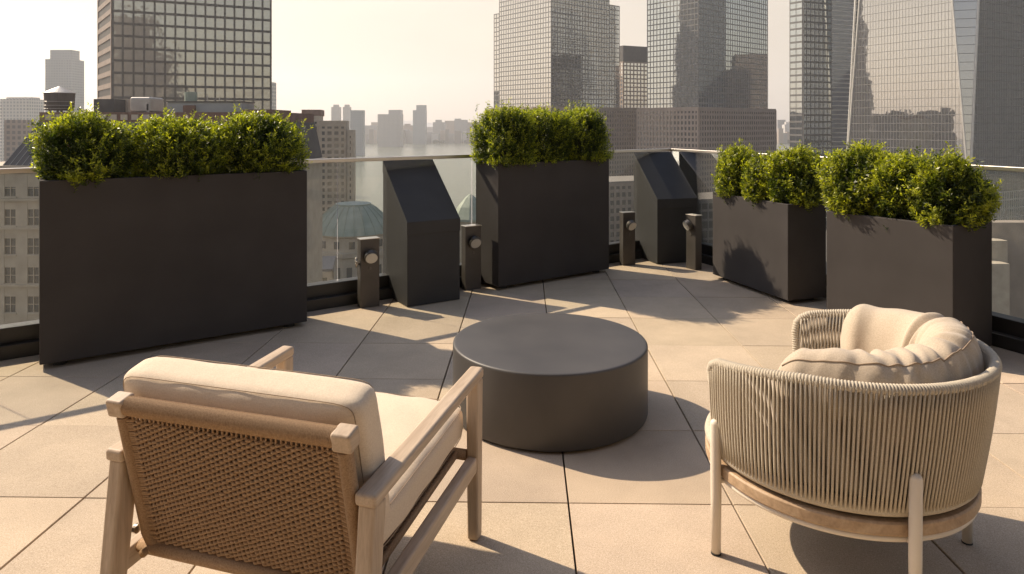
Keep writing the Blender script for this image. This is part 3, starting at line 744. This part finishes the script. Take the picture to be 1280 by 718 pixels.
def frame_xy(p):
    if p[1] <= 1: return None
    return 640 + F * p[0] / p[1], HZ - F * (p[2] - EYE) / p[1]
_wmesh = {}
def winmesh(w_, h_, m_):
    k = (round(w_, 3), round(h_, 3), m_.name)
    if k not in _wmesh:
        me = bpy.data.meshes.new('window')
        x, z, d = w_ / 2, h_ / 2, .06
        me.from_pydata([(sx * x, sy * d, sz * z) for sx in (-1, 1) for sy in (-1, 0) for sz in (-1, 1)], [], [(0, 1, 3, 2), (4, 6, 7, 5), (0, 4, 5, 1), (2, 3, 7, 6), (1, 5, 7, 3), (0, 2, 6, 4)])
        me.materials.append(m_); _wmesh[k] = me
    return _wmesh[k]
def facade(t, o, d, width, z0, z1, bay, flr, bw, bh, proud, bars, win=None, wlist=None, name='wall_grid', collect=None):
    """piers and spandrels standing proud of a face; d unit along face with outward normal to the RIGHT of d"""
    nb = max(1, round(width / bay)); nf = max(1, round((z1 - z0) / flr)); bay = width / nb; flr = (z1 - z0) / nf
    g_ = collect if collect is not None else MB(); n_ = (d[1], -d[0])
    for k in range(nb + 1):
        s_ = min(max(k * bay - bw / 2, 0), width - bw)
        a = (o[0] + d[0] * s_, o[1] + d[1] * s_)
        g_.prism([(a[0] + n_[0] * proud, a[1] + n_[1] * proud), (a[0] + d[0] * bw + n_[0] * proud, a[1] + d[1] * bw + n_[1] * proud), (a[0] + d[0] * bw, a[1] + d[1] * bw), a], z0, z1)
    pr2 = proud * .85
    for k in range(nf + 1):
        z = min(max(z0 + k * flr - bh / 2, z0), z1 - bh)
        a = o; b_ = (o[0] + d[0] * width, o[1] + d[1] * width)
        g_.prism([(a[0] + n_[0] * pr2, a[1] + n_[1] * pr2), (b_[0] + n_[0] * pr2, b_[1] + n_[1] * pr2), b_, a], z, z + bh)
    if collect is None: g_.build(name, bars, t)
    if win is not None:
        for i in range(nb):
            for k in range(nf):
                s_ = (i + .5) * bay; z = z0 + (k + .5) * flr
                p = (o[0] + d[0] * s_ + n_[0] * .02, o[1] + d[1] * s_ + n_[1] * .02, z)
                wlist.append((p, math.atan2(d[1], d[0]), bay - bw * .98, flr - bh * .98))
def place_windows(t, wlist, m_, cap=100):
    """nearest, in-frame windows one by one, the remainder as one part"""
    def score(q):
        f_ = frame_xy(q[0])
        if f_ is None: return 1e9
        out = 0 if (-10 < f_[0] < 1290 and -10 < f_[1] < 400) else 1e5
        return out + math.dist(q[0], (0, 0, EYE))
    wlist.sort(key=score)
    for p, a_, w_, h_ in wlist[:cap]:
        o_ = bpy.data.objects.new('window', winmesh(w_, h_, m_)); COL.objects.link(o_); o_.parent = t
        o_.location = p; o_.rotation_euler = (0, 0, a_)
    rest = wlist[cap:]
    if rest:
        g_ = MB()
        for p, a_, w_, h_ in rest:
            d = (math.cos(a_), math.sin(a_)); n_ = (d[1], -d[0])
            a = (p[0] - d[0] * w_ / 2, p[1] - d[1] * w_ / 2); b_ = (p[0] + d[0] * w_ / 2, p[1] + d[1] * w_ / 2)
            g_.prism([(a[0] + n_[0] * .06, a[1] + n_[1] * .06), (b_[0] + n_[0] * .06, b_[1] + n_[1] * .06), b_, a], p[2] - h_ / 2, p[2] + h_ / 2)
        o_ = g_.build('window', m_, t); o_['kind'] = 'stuff'
def norm(v_): l_ = math.hypot(*v_); return (v_[0] / l_, v_[1] / l_)
def quad_from(P_, dL, wL, dF, wF):
    """footprint going counter-clockwise starting at left-back: Lb, corner P, right end, back"""
    Lb = (P_[0] + dL[0] * wL, P_[1] + dL[1] * wL); Rb = (P_[0] + dF[0] * wF, P_[1] + dF[1] * wF)
    Bk = (Lb[0] + Rb[0] - P_[0], Lb[1] + Rb[1] - P_[1]); return [Lb, P_, Rb, Bk]
def faces(poly):
    for i in range(len(poly)):
        a, b_ = poly[i], poly[(i + 1) % len(poly)]
        d = norm((b_[0] - a[0], b_[1] - a[1])); yield a, d, math.dist(a, b_)
def block(t, poly, z0, z1, core, bars, bay, flr, bw, bh, proud, corename='glass_wall', gridname='facade_grid', win=None, roof=None, sides=None):
    MB().prism(poly, z0, z1).build(corename, core, t)
    g_ = MB(); wl = []
    for i, (a, d, L_) in enumerate(faces(poly)):
        if sides is not None and i not in sides: continue
        facade(t, a, d, L_, z0, z1, bay, flr, bw, bh, proud, bars, win, wl, collect=g_)
    g_.build(gridname, bars, t)
    if win is not None: place_windows(t, wl, win)
    if roof:
        MB().prism(poly, z1 + .002, z1 + roof[0]).build('parapet', roof[1], t)

# left office tower
P_ = (px(140, 213), 213.0); dF = (.9, .436); dF = norm(dF); dL = norm((-.62, .78))
Lb = (P_[0] + dL[0] * 29, P_[1] + dL[1] * 29); Rb = (P_[0] + dF[0] * 47.3, P_[1] + dF[1] * 47.3)
poly = [Lb, P_, Rb, (Rb[0] - .436 * 40, Rb[1] + .9 * 40), (Rb[0] - .436 * 40 - 30, Rb[1] + 28)]
t = thing('office_tower', 'tall dark gridded office tower rising behind the long left planter', 'skyscraper')
MB().prism(poly, G0, 118).build('core', M['bars_dark'], t)
g_ = MB(); wl = []
facade(t, P_, dF, 47.3, G0, 118, 2.95, 3.87, .55, .75, .35, None, True, wl, collect=g_)
g_.build('wall', M['bars_dark'], t)
place_windows(t, wl, M['win_pale'])
g_ = MB(); facade(t, Lb, dL and norm((P_[0] - Lb[0], P_[1] - Lb[1])), 29, G0, 118, 29, 3.87, .8, 1.6, .3, None, collect=g_)
g_.build('side_wall_bands', M['granite'], t)
MB().prism(poly, 118.002, 124).build('crown', M['bars_dark'], t)

# river-front towers with mirror glass over granite
def rf_tower(xc, D, dL, wL, dF, wF, ztop, label, pod, pod_top, glass_, step=None):
    P_ = (px(xc, D), D); t = thing('riverfront_tower', label, 'skyscraper', group='mirror glass towers on the riverfront')
    poly = quad_from(P_, dL, wL, dF, wF)
    block(t, poly, pod_top, ztop, glass_, M['bars_grey'], 3.1, 3.95, .42, .7, .22)
    pp = quad_from((P_[0] - (dF[0] + dL[0]) * .8, P_[1] - (dF[1] + dL[1]) * .8), dL, wL + pod[0], dF, wF + pod[1])
    block(t, pp, G0, pod_top, M['win_dark'], M['granite'], 3.1, 3.95, 1.3, 1.6, .45, 'podium_glass', 'podium_wall', roof=(1.2, M['granite']))
    if step:
        for (l0, l1, f0, f1, zt_) in step:
            o_ = (P_[0] + dL[0] * l0 + dF[0] * f0, P_[1] + dL[1] * l0 + dF[1] * f0)
            block(t, quad_from(o_, dL, l1 - l0, dF, f1 - f0), pod_top, zt_, glass_, M['bars_grey'], 3.1, 3.95, .42, .7, .22, 'setback_glass', 'setback_grid')
    return t
# tower A: main shaft, a lower setback on each side
dLA, dFA = norm((-.64, .77)), norm((.77, .64))
rf_tower(689, 525, dLA, 64, dFA, 66, 150, 'mirror glass tower with stepped shoulders behind the planter with clipped shrubs', (14, 46), pz(135, 525), M['mir_grey'],
         step=[(64.3, 75, 3, 60, pz(12, 560)), (3, 60, 66.3, 82, pz(8, 580))])
dLB, dFB = norm((-.64, .77)), norm((.77, .64))
rf_tower(873, 480, dLB, 45.5, dFB, 92, 170, 'broad mirror glass tower standing above the corner of the balustrade', (10, 12), pz(136, 480), M['mir_blue'])
# building between them
D = 640; t = thing('office_block', 'glass block with a flat black top squeezed between the two riverfront towers', 'building')
poly = quad_from((px(779, D), D), norm((-.5, .866)), 40, norm((.9, .43)), 44)
block(t, poly, G0, pz(77, D), M['mir_grey'], M['granite'], 4, 4, .9, 1.2, .3)
MB().prism(poly, pz(77, D) + .01, pz(57, D)).build('crown', M['bars_dark'], t)
# slim tower beside the twisted one
D = 400; P_ = (px(1003, D), D); t = thing('slim_glass_tower', 'dark green glass tower with a thin bright edge left of the faceted skyscraper', 'skyscraper')
poly = quad_from(P_, norm((-.6, .8)), 8, norm((.93, .37)), 22.5)
block(t, poly, G0, 210, M['mir_blue'], M['bars_grey'], 3.4, 3.9, .18, 1.1, .2)
MB().prism(quad_from((P_[0] + .3, P_[1] - .3), norm((-.55, .835)), .6, norm((.93, .37)), .6), G0, 210).build('corner_fin', M['bars_pale'], t)

# faceted skyscraper
PW_ = Vector((207.9, 310)); QW = Vector((178.0, 364.3)); RW = Vector((262.2, 339.9)); SW = QW + RW - PW_
t = thing('faceted_skyscraper', 'giant faceted mirror skyscraper with tapering triangular faces on the right', 'skyscraper')
zb_, zt_ = -30.6, 339.0
cor = [QW, PW_, RW, SW]; mids = [(cor[i] + cor[(i + 1) % 4]) / 2 for i in range(4)]
vs = [(p.x, p.y, zb_) for p in cor] + [(p.x, p.y, zt_) for p in mids]
tri_fs = []
for i in range(4):
    i2 = (i + 1) % 4
    tri_fs.append((i, i2, 4 + i)); tri_fs.append((i2, 4 + i2, 4 + i))
for f_ in tri_fs:
    c0 = sum((Vector(vs[k]) for k in f_), Vector()) / 3
    MB().add([vs[k] for k in f_], [(0, 1, 2)]).build('glass_facet', M['mir_bright'], t)
MB().add(vs[4:], [(0, 1, 2, 3)]).build('roof', M['darkroof'], t)
cor2 = [(p.x, p.y) for p in cor]
block(t, cor2, G0, zb_ - .01, M['mir_blue'], M['bars_pale'], 2.0, 4.0, .3, .5, .2, 'base_glass', 'base_grid')
eg = MB()
for i in range(4):
    for a_, b_ in ((i, 4 + i), ((i + 1) % 4, 4 + i)):
        eg.tube([vs[a_], vs[b_]], .55, 6)
eg.build('edge_trim', M['bars_pale'], t)
# floor lines on the facets as thin raised bands
fb = MB(); nfl = 92
for k in range(1, nfl):
    z = zb_ + (zt_ - zb_) * k / nfl; f_ = (z - zb_) / (zt_ - zb_); oct_ = []
    for i in range(4):
        oct_.append(cor[i].lerp(mids[i], f_)); oct_.append(cor[(i + 1) % 4].lerp(mids[i], f_))
    oc = []
    cc = (PW_ + SW) / 2
    for q in oct_: v_ = (q - cc); oc.append((q + v_.normalized() * .09))
    nq = len(oc); inn = [q - (q - cc).normalized() * .5 for q in oc]
    o_ = len(fb.v)
    fb.v += [(p.x, p.y, z) for p in oc] + [(p.x, p.y, z + .22) for p in oc]
    fb.f += [(o_ + i, o_ + (i + 1) % nq, o_ + nq + (i + 1) % nq, o_ + nq + i) for i in range(nq)]
fb.build('floor_bands', M['bars_grey'], t)
vb = MB()
for i in range(4):
    A_, B_, Tp = cor[i], cor[(i + 1) % 4], mids[i]
    n2 = ((B_ - A_).normalized()); n2 = Vector((n2.y, -n2.x)) * .07
    for k in range(1, 40):
        f_ = k / 40; p = A_.lerp(B_, f_); hh = zb_ + (zt_ - zb_) * (1 - abs(2 * f_ - 1)) 
        top = p
        # slanted plane leans inward only by taper; the face PQT is vertical in plan (mid lies on the edge)
        vb.prism([(p.x + n2.x, p.y + n2.y), (p.x + n2.x + (B_ - A_).normalized().x * .16, p.y + n2.y + (B_ - A_).normalized().y * .16), (p.x + (B_ - A_).normalized().x * .16, p.y + (B_ - A_).normalized().y * .16), (p.x, p.y)], zb_, hh)
vb.build('mullions', M['bars_grey'], t)
D = 620; t = thing('banded_tower', 'grey tower with pale horizontal bands between the slim green tower and the faceted skyscraper', 'skyscraper')
block(t, quad_from((px(1036, D), D), norm((-.3, .95)), 30, norm((.95, .3)), 46), G0, 215, M['mir_grey'], M['bars_pale'], 46, 4.1, .3, .9, .5, 'glass_wall', 'floor_bands')

# apartment blocks behind the left end of the balustrade
D = 330; t = thing('apartment_building', 'tan concrete apartment block with stepped roof right of the long left planter', 'building')
dA = norm((.985, .17)); 
def apt(x0, x1, ytop, off, z0=G0):
    a = (px(x0, D) , D + off); w_ = (x1 - x0) * D / F
    return quad_from(a, (-.17, .985), 18, dA, w_), z0, pz(ytop, D)
wl = []; g_ = MB(); core = MB()
for (x0, x1, yt, off, bay) in ((345, 397.5, 145, 0, 3.3), (398, 431.5, 151, 1.5, 3.2), (432, 440, 163, 3, 3.0)):
    poly, z0, z1 = apt(x0, x1, yt, off); core.prism(poly, z0, z1)
    for i, (a, d, L_) in enumerate(faces(poly)):
        if i in (1,): facade(t, a, d, L_, z0, z1 - 1.5, bay, 3.05, 1.25, 1.35, .35, None, True, wl, collect=g_)
core.build('wall', M['limestone'], t); g_.build('wall_grid', M['limestone'], t); place_windows(t, wl, M['win_dark'])
poly, _, _ = apt(373, 396.5, 145, 5); MB().prism(poly, pz(145, D) + .01, pz(137, D)).build('penthouse', M['brick'], t)

# domed hall by the water
D = 205; t = thing('domed_hall', 'old stone hall with a green copper dome by the river, seen through the glass', 'building', (px(428, D), D + 14, 0))
def zz(y): return pz(y, D)
MB().lathe([(13.2, G0), (13.2, zz(325)), (13.8, zz(324)), (13.8, zz(318))], 8, cap=True).build('lower_wall', M['limestone'], t)
MB().lathe([(12.0, zz(318) + .01), (12.0, zz(300)), (12.6, zz(299)), (12.6, zz(297))], 32).build('drum', M['limestone'], t)
MB().lathe([(12.9, zz(297) + .01), (11.8, zz(288)), (9.4, zz(276)), (7.4, zz(268)), (5.6, zz(263)), (5.6, zz(261)), (1, zz(260))], 32).build('dome', M['copper'], t, smooth=False)
rb_ = MB()
for k in range(24):
    a_ = R(15 * k); rb_.tube([(r0 * math.cos(a_), r0 * math.sin(a_), z0) for r0, z0 in ((12.9, zz(297)), (11.85, zz(288) + .03), (9.45, zz(276) + .05), (7.45, zz(268) + .05), (5.65, zz(263)))], .16, 4)
rb_.build('dome_ribs', M['copper'], t)
for k in range(16):
    a_ = R(22.5 * k + 11.25); c2, s2 = math.cos(a_), math.sin(a_)
    o_ = bpy.data.objects.new('window', winmesh(1.7, 2.2, M['win_dark'])); COL.objects.link(o_); o_.parent = t
    o_.location = (c2 * 12.02, s2 * 12.02, zz(309)); o_.rotation_euler = (0, 0, a_ + R(90))
for k in range(8):
    a_ = R(22.5 + 45 * k); c2, s2 = math.cos(a_), math.sin(a_)
    for q in (-1, 0, 1):
        for zc_, hh in ((zz(345), 4.2), (zz(372), 4.0)):
            o_ = bpy.data.objects.new('window', winmesh(1.6, hh, M['win_dark'])); COL.objects.link(o_); o_.parent = t
            rr_ = 13.2 * math.cos(R(22.5)) + .02
            o_.location = (c2 * rr_ - s2 * q * 3.2, s2 * rr_ + c2 * q * 3.2, zc_); o_.rotation_euler = (0, 0, a_ + R(90))
D = 262; t = thing('pavilion', 'small riverside pavilion with a pointed green copper roof left of the clipped planter', 'pavilion', (px(588, D), D, 0))
MB().lathe([(6.5, G0), (6.5, pz(275, D))], 8).build('wall', M['limestone'], t)
MB().lathe([(7.2, pz(275, D) + .01), (7.2, pz(272, D)), (4.8, pz(258, D)), (2, pz(247, D)), (.5, pz(243, D))], 8).build('roof', M['copper'], t)

# mansard building with water tank close on the left
D = 98; t = thing('mansard_building', 'old stone building with a dark mansard roof and brick attic at far left', 'building')
x0, x1 = px(-60, D), px(345, D); ze = pz(207, D); zr = pz(153, D); zp = pz(140, D)
fp = [(px(3, D), D), (x1, D), (x1, D + 24), (px(3, D), D + 24)]
MB().prism(fp, ze, zr, [(px(30, D), D + 3), (x1 - .5, D + 3), (x1 - .5, D + 21), (px(30, D), D + 21)]).build('mansard_roof', M['darkroof'], t)
MB().box(px(30, D), x1 - .6, D + 3.2, D + 20.8, zr + .01, zp).build('attic', M['brick'], t)
for k in range(12):
    xx = px(38, D) + k * 1.6
    MB().box(xx, xx + 1.0, D + 3.02, D + 3.19, zr + .35, zp - .35).build('attic_panel', M['limestone'], t)
sm_ = MB()
for k in range(46):
    xx = px(4, D) + k * .9
    f_ = 0 
    xt = max(xx, px(30, D)) 
    sm_.tube([(xx, D - .02, ze), (px(30, D) + (xx - px(3, D)) * ((x1 - .5 - px(30, D)) / (x1 - px(3, D))), D + 2.98, zr)], .05, 4)
sm_.build('roof_seams', M['zinc'], t)
mw = [(x0 , D + .3), (x1, D + .3), (x1, D + 24), (x0, D + 24)]
MB().prism(mw, G0, ze - .9).build('wall', M['limestone'], t)
MB().box(x0 - .4, x1 + .4, D - .4, D + 24.4, ze - .89, ze - .02).build('cornice', M['limestone'], t)
wl = []; g_ = MB(); facade(t, mw[0], (1, 0), x1 - x0, G0, ze - 1.2, 3.4, 4.1, 1.7, 1.9, .3, None, True, wl, collect=g_); g_.build('wall_piers', M['limestone'], t)
place_windows(t, wl, M['win_dark'])
sb_ = MB()
for p_, a_, w_, h_ in wl[:100]:
    sb_.box(p_[0] - w_ / 2 - .2, p_[0] + w_ / 2 + .2, p_[1] - .42, p_[1] - .02, p_[2] - h_ / 2 - .28, p_[2] - h_ / 2 - .06)
    sb_.box(p_[0] - .06, p_[0] + .06, p_[1] - .16, p_[1] - .062, p_[2] - h_ / 2, p_[2] + h_ / 2)
    sb_.box(p_[0] - w_ / 2, p_[0] + w_ / 2, p_[1] - .15, p_[1] - .063, p_[2] - .05, p_[2] + .05)
for zf_ in (ze - 4.9, ze - 9.0, ze - 17.2): sb_.box(x0, x1, D - .3, D - .002, zf_ - .2, zf_ + .15)
sb_.build('sills_and_bands', M['limestone'], t)
MB().box(px(117, D + 6), px(143, D + 6), D + 6, D + 10, zp + .01, pz(124, D + 6)).build('lift_house', M['darkroof'], t)
MB().box(px(100, D), px(116, D), D + 9, D + 13, zp + .01, pz(121, D)).build('stair_house', M['limestone'], t)
vb = MB().box(px(162, D + 5), px(188, D + 5), D + 5, D + 9, zp + .01, pz(121.5, D + 5)); vb.build('vent_house', M['zinc'], t, .3, 3)
MB().box(px(160, D), px(163, D), D + 5, D + 9, zp + .01, pz(129, D)).build('duct', M['zinc'], t)
MB().box(px(192, D), px(288, D), D + 4, D + 9, zp + .01, pz(127, D)).build('screen_wall', M['greypaint'], t)
MB().box(px(191, D), px(289, D), D + 3.8, D + 9.2, pz(127, D) + .01, pz(125.6, D)).build('screen_coping', M['bars_dark'], t)
MB().box(px(214, D), px(229, D), D + 3.5, D + 3.9, zp - 1, pz(131, D)).build('brick_chimney', M['brick'], t)
MB().box(px(292, D), px(330, D), D + 3, D + 12, zp + .01, pz(136.5, D)).build('brick_house', M['brick'], t)
for k, xx in enumerate((236, 252, 262)): MB().tube([(px(xx, D), D + 6, pz(126, D)), (px(xx, D), D + 6, pz(117 + 3 * k, D))], .1, 6).build('vent_pipe', M['zinc'], t)
MB().tube([(px(214, D), D + 6, pz(126, D)), (px(214, D), D + 6, pz(113, D))], .9, 12).build('flue', M['copper'], t)
t = thing('water_tank', 'round wooden water tank with a cone roof on the old building at left', 'water tank', (px(74.5, D + 8), D + 8, zp + .005), 0)
MB().lathe([(1.95, .35), (2.08, pz(117, D + 8) - zp)], 28).build('tank', M['tanwood'], t)
MB().lathe([(2.22, pz(117, D + 8) - zp + .01), (2.22, pz(116.4, D + 8) - zp), (1.0, pz(111.5, D + 8) - zp), (.05, pz(108, D + 8) - zp)], 28).build('cone_roof', M['zinc'], t)
for q in range(4):
    a_ = R(45 + 90 * q); MB().box(math.cos(a_) * 1.3 - .12, math.cos(a_) * 1.3 + .12, math.sin(a_) * 1.3 - .12, math.sin(a_) * 1.3 + .12, 0, .345).build('leg', M['tanwood'], t)
for zc_ in (.6, 1.1, 1.7): MB().tube([(2.06 * math.cos(k * math.pi / 14), 2.06 * math.sin(k * math.pi / 14), zc_) for k in range(28)], .04, 5, closed=True).build('hoop', M['zinc'], t)

# low buildings seen through the right glass
D = 150; t = thing('stepped_building', 'pale low building with stepped terraces below the right balustrade', 'building')
for k, (x0, x1, yt, yb, m_) in enumerate(((1236, 1262, 330, 300, 'limestone'), (1248, 1276, 305, 300, 'limestone'), (1262, 1340, 285, 300, 'concrete'))):
    MB().box(px(x0, D), px(x1, D), D + k * 4, D + k * 4 + 3.9, G0, pz(yt, D)).build('terrace_block', M[m_], t)
t = thing('low_dark_building', 'low dark glass building in front of the faceted skyscraper base', 'building')
block(t, [(px(1130, 190), 190), (px(1420, 190), 190), (px(1420, 190), 225), (px(1130, 190), 225)], G0, pz(352, 190), M['win_dark'], M['bars_grey'], 3, 4, .4, .6, .2, roof=(.8, M['roofgravel']))
t = thing('mid_rise_block', 'grey mid-rise glass block behind the corner cabinet, seen through the glass', 'building')
block(t, quad_from((px(868, 290), 290), norm((-.3, .95)), 25, norm((.95, .3)), 40), G0, pz(252, 290), M['win_dark'], M['bars_grey'], 3.2, 3.9, .5, 1.0, .25, roof=(.8, M['roofgravel']))
t = thing('waterside_block', 'pale waterside block behind the gap right of the clipped planter', 'building')
block(t, quad_from((px(700, 330), 330), norm((-.4, .91)), 30, norm((.91, .4)), 62), G0, pz(232, 330), M['win_dark'], M['concrete'], 3.4, 3.8, 1.4, 1.6, .3, roof=(.8, M['roofgravel']))
t = thing('row_house_block', 'brown low block under the old stone hall, seen through the glass', 'building')
block(t, quad_from((px(330, 170), 172), norm((-.2, .98)), 18, norm((.98, .2)), 16), G0, pz(345, 170), M['win_dark'], M['limestone'], 3, 3.6, 1.3, 1.5, .3, roof=(.6, M['roofgravel']))

# hazy skyline across the river and beyond
def far(name, label, x0, x1, ytop, D, m_, cap=None, dep=None, cat='building', group='hazy buildings across the river'):
    a = px(x0, D); b_ = px(x1, D); dep = dep or (b_ - a) * .8
    zt_ = pz(ytop, D)
    o_ = MB().box(-(b_ - a) / 2, (b_ - a) / 2, -dep / 2, dep / 2, 0, zt_ - G0)
    if cap:
        f0, f1, yt2 = cap; o_.box(-(b_ - a) / 2 + (b_ - a) * f0, -(b_ - a) / 2 + (b_ - a) * f1, -dep * .3, dep * .3, zt_ - G0 + .01, pz(yt2, D) - G0)
    ob = o_.build(name, M[m_]); ob.location = ((a + b_) / 2, D + dep / 2, G0)
    ob.rotation_euler = (0, 0, 0)
    return tag(ob, label, cat, group)
fg = 'hazy high-rises far to the left'
far('far_tower', 'pale hazy tower with a narrower top rising behind the water tank', 56.5, 89, 74, 900, 'far_blue', (.08, .92, 62), cat='skyscraper', group=fg)
far('far_tower', 'pale hazy block at the left edge of the picture', 0, 36, 124, 700, 'far_white', (.1, .95, 121.5), group=fg)
far('far_tower', 'short brownish hazy block in front of the pale one at the left edge', 5, 30, 150, 420, 'far_tan', group=fg)
far('far_tower', 'thin pale slab just right of the dark gridded office tower', 325, 341, 103, 620, 'far_white', group=fg)
far('far_tower', 'hazy tower with a rounded top just right of the tan apartment block', 414, 424.5, 134, 1900, 'far_grey', (.2, .8, 131), cat='skyscraper')
far('far_tower', 'narrow hazy tower with a pointed top, left of the flat-topped slab', 428.5, 437.5, 134, 1900, 'far_grey', (.2, .8, 131), cat='skyscraper')
far('far_tower', 'flat-topped bluish slab above the rail, tallest near the tan apartment block', 438, 453.5, 138, 1300, 'far_blue', cat='skyscraper')
far('far_tower', 'wide hazy block with a stepped top in the middle of the far skyline', 472, 500.5, 143, 1800, 'far_grey', (.45, 1, 137.5))
far('far_tower', 'tall slim hazy tower with a sloping shoulder left of the clipped shrubs', 516, 532, 138, 2000, 'far_blue', (.25, 1, 131.5), cat='skyscraper')
lows = [(454, 471, 157, 'grey', None, 'low pale block between the bluish slab and the wide stepped block'), (464, 474, 153, 'tan', None, 'small tan block touching the left of the wide stepped block'),
        (500, 517, 157, 'tan', (.3, .7, 155), 'low tan block filling the gap left of the slim tower'), (532, 545, 159, 'white', None, 'pale low block touching the right of the slim tower'),
        (541, 556, 153, 'grey', (.2, .7, 150), 'grey block with a roof hut, second right of the slim tower'), (556, 570, 151, 'tan', None, 'tan block left of the clipped shrubs on the far shore'),
        (568, 584, 150, 'grey', (0, .5, 148.5), 'grey block half hidden by the clipped shrubs'), (545, 560, 163, 'white', None, 'white low block standing at the far waterline'),
        (584, 612, 153, 'tan', None, 'tan block across the river behind the clipped shrubs'), (972, 982, 150, 'grey', None, 'grey hazy block right of the broad mirror tower'),
        (981, 992, 156, 'white', (.2, .6, 153), 'pale hazy block in the sky gap beside the slim green tower'), (990, 1003, 152, 'tan', None, 'tan hazy block touching the slim green tower'),
        (455, 466, 166, 'tan', None, 'low brown shed on the far shore under the skyline'), (486, 504, 168, 'white', None, 'long white shed on the far shore'),
        (340, 356, 150, 'grey', (.2, .8, 147), 'grey hazy block just left of the tan apartment block'), (506, 522, 165, 'grey', None, 'low grey shed on the far shore below the slim tower'),
        (524, 543, 167, 'tan', None, 'low tan shed on the far shore right of the slim tower')]
for i, (x0, x1, yt, mm, cp, lb) in enumerate(lows):
    far('far_building', lb, x0, x1, yt, 2150 + (i * 137) % 260, 'far_' + mm, cp)
rs = random.Random(21)
for k in range(26):
    xa = 444 + k * 5.6 + rs.uniform(-1, 1); far('far_building', 'small low hazy block in the row along the far waterline', xa, xa + rs.uniform(4, 9), rs.uniform(160, 168), 2090 + rs.uniform(0, 50), rs.choice(['far_tan', 'far_grey', 'far_white', 'far_dark']), group='low blocks along the far waterline')
for k in range(7):
    xa = 968 + k * 5.2; far('far_building', 'small low hazy block in the gap left of the slim green tower', xa, xa + 6, rs.uniform(158, 168), 2090 + rs.uniform(0, 50), rs.choice(['far_tan', 'far_grey']), group='low blocks in the gap by the slim green tower')
sh = MB(); rs = random.Random(4)
for k in range(170):
    x = -900 + k * 11 + rs.uniform(-4, 4); y = 2112 + rs.uniform(0, 40)
    r2 = rs.uniform(6, 11); sh.lathe([(r2 * .7, G0), (r2, G0 + r2 * .5), (r2 * .8, G0 + r2 * .95), (r2 * .3, G0 + r2 * 1.25)], 7, (x, y))
o_ = sh.build('far_shore_trees', M['leaf2']); o_['kind'] = 'stuff'
# hills on the horizon
hm = MB(); pts = []
for k in range(61):
    x = -2550 + k * 85; pts.append((x, 4600, G0 + 50 + 22 * math.sin(k * .35) + 14 * math.sin(k * .9 + 1)))
vs = [(x, y, z) for x, y, z in pts] + [(x, y - 260, G0 - .2) for x, y, z in pts] + [(x, y + 400, G0 - .2) for x, y, z in pts]; n_ = 61
fs = [(n_ + k, n_ + k + 1, k + 1, k) for k in range(n_ - 1)] + [(k, k + 1, 2 * n_ + k + 1, 2 * n_ + k) for k in range(n_ - 1)]
struct(hm.add(vs, fs).build('hills', M['far_grey'], smooth=True))

# city blocks that only show mirrored in the glass faces
def mirrored(label, x0, x1, y0, y1, top, m_, steps=(), cat='building'):
    t = thing('city_building', label, cat, group='city blocks mirrored in the glass towers')
    MB().box(x0, x1, y0, y1, G0, top).build('wall', M[m_], t)
    for (a, b_, c2, d, z1_) in steps:
        MB().box(a, b_, c2, d, top + .01, z1_).build('setback', M[m_], t); top = z1_
    return t
mirrored('dark stepped tower reflected at the left of the faceted skyscraper', -480, -420, 402, 470, 60, 'far_dark', [(-475, -425, 409, 465, 135), (-470, -430, 414, 460, 260)], 'skyscraper')
mirrored('dark low block reflected in the middle of the faceted skyscraper', -470, -430, 352, 398, 14, 'far_dark', [(-465, -440, 360, 380, 19)])
mirrored('dark low gabled block reflected low at the right of the faceted skyscraper', -470, -425, 306, 350, 17, 'far_dark', [(-460, -440, 312, 326, 23)])
mirrored('brown tower reflected in the middle of the dark gridded office tower', 18, 62, -180, -140, 62, 'far_dark', [(24, 50, -175, -145, 92)], 'skyscraper')
mirrored('tan block reflected low in the dark gridded office tower', -40, 14, -230, -180, 26, 'far_tan')

mirrored('dark slab reflected at the left of the broad mirror tower', 475, 515, 490, 540, 190, 'far_slate', cat='skyscraper')
mirrored('brown stepped block reflected low in the broad mirror tower', 477, 525, 542, 612, 66, 'far_dark', [(480, 515, 552, 588, 84)])
mirrored('dark tower reflected in the right-hand face of the faceted skyscraper', 430, 490, 285, 376, 250, 'far_slate', cat='skyscraper')
# air: one even haze around everything
m, nt, b = mat('haze air'); nt.nodes.remove(b)
pv = nt.nodes.new('ShaderNodeVolumePrincipled'); pv.inputs['Color'].default_value = (.95, .95, .97, 1); pv.inputs['Density'].default_value = .00020; pv.inputs['Anisotropy'].default_value = .45
L(nt, pv.outputs[0], nt.nodes['Material Output'].inputs['Volume'])
h_ = MB().box(-2650, 2650, -1250, 5250, G0 - 1.5, 348).build('haze', m); h_['kind'] = 'stuff'
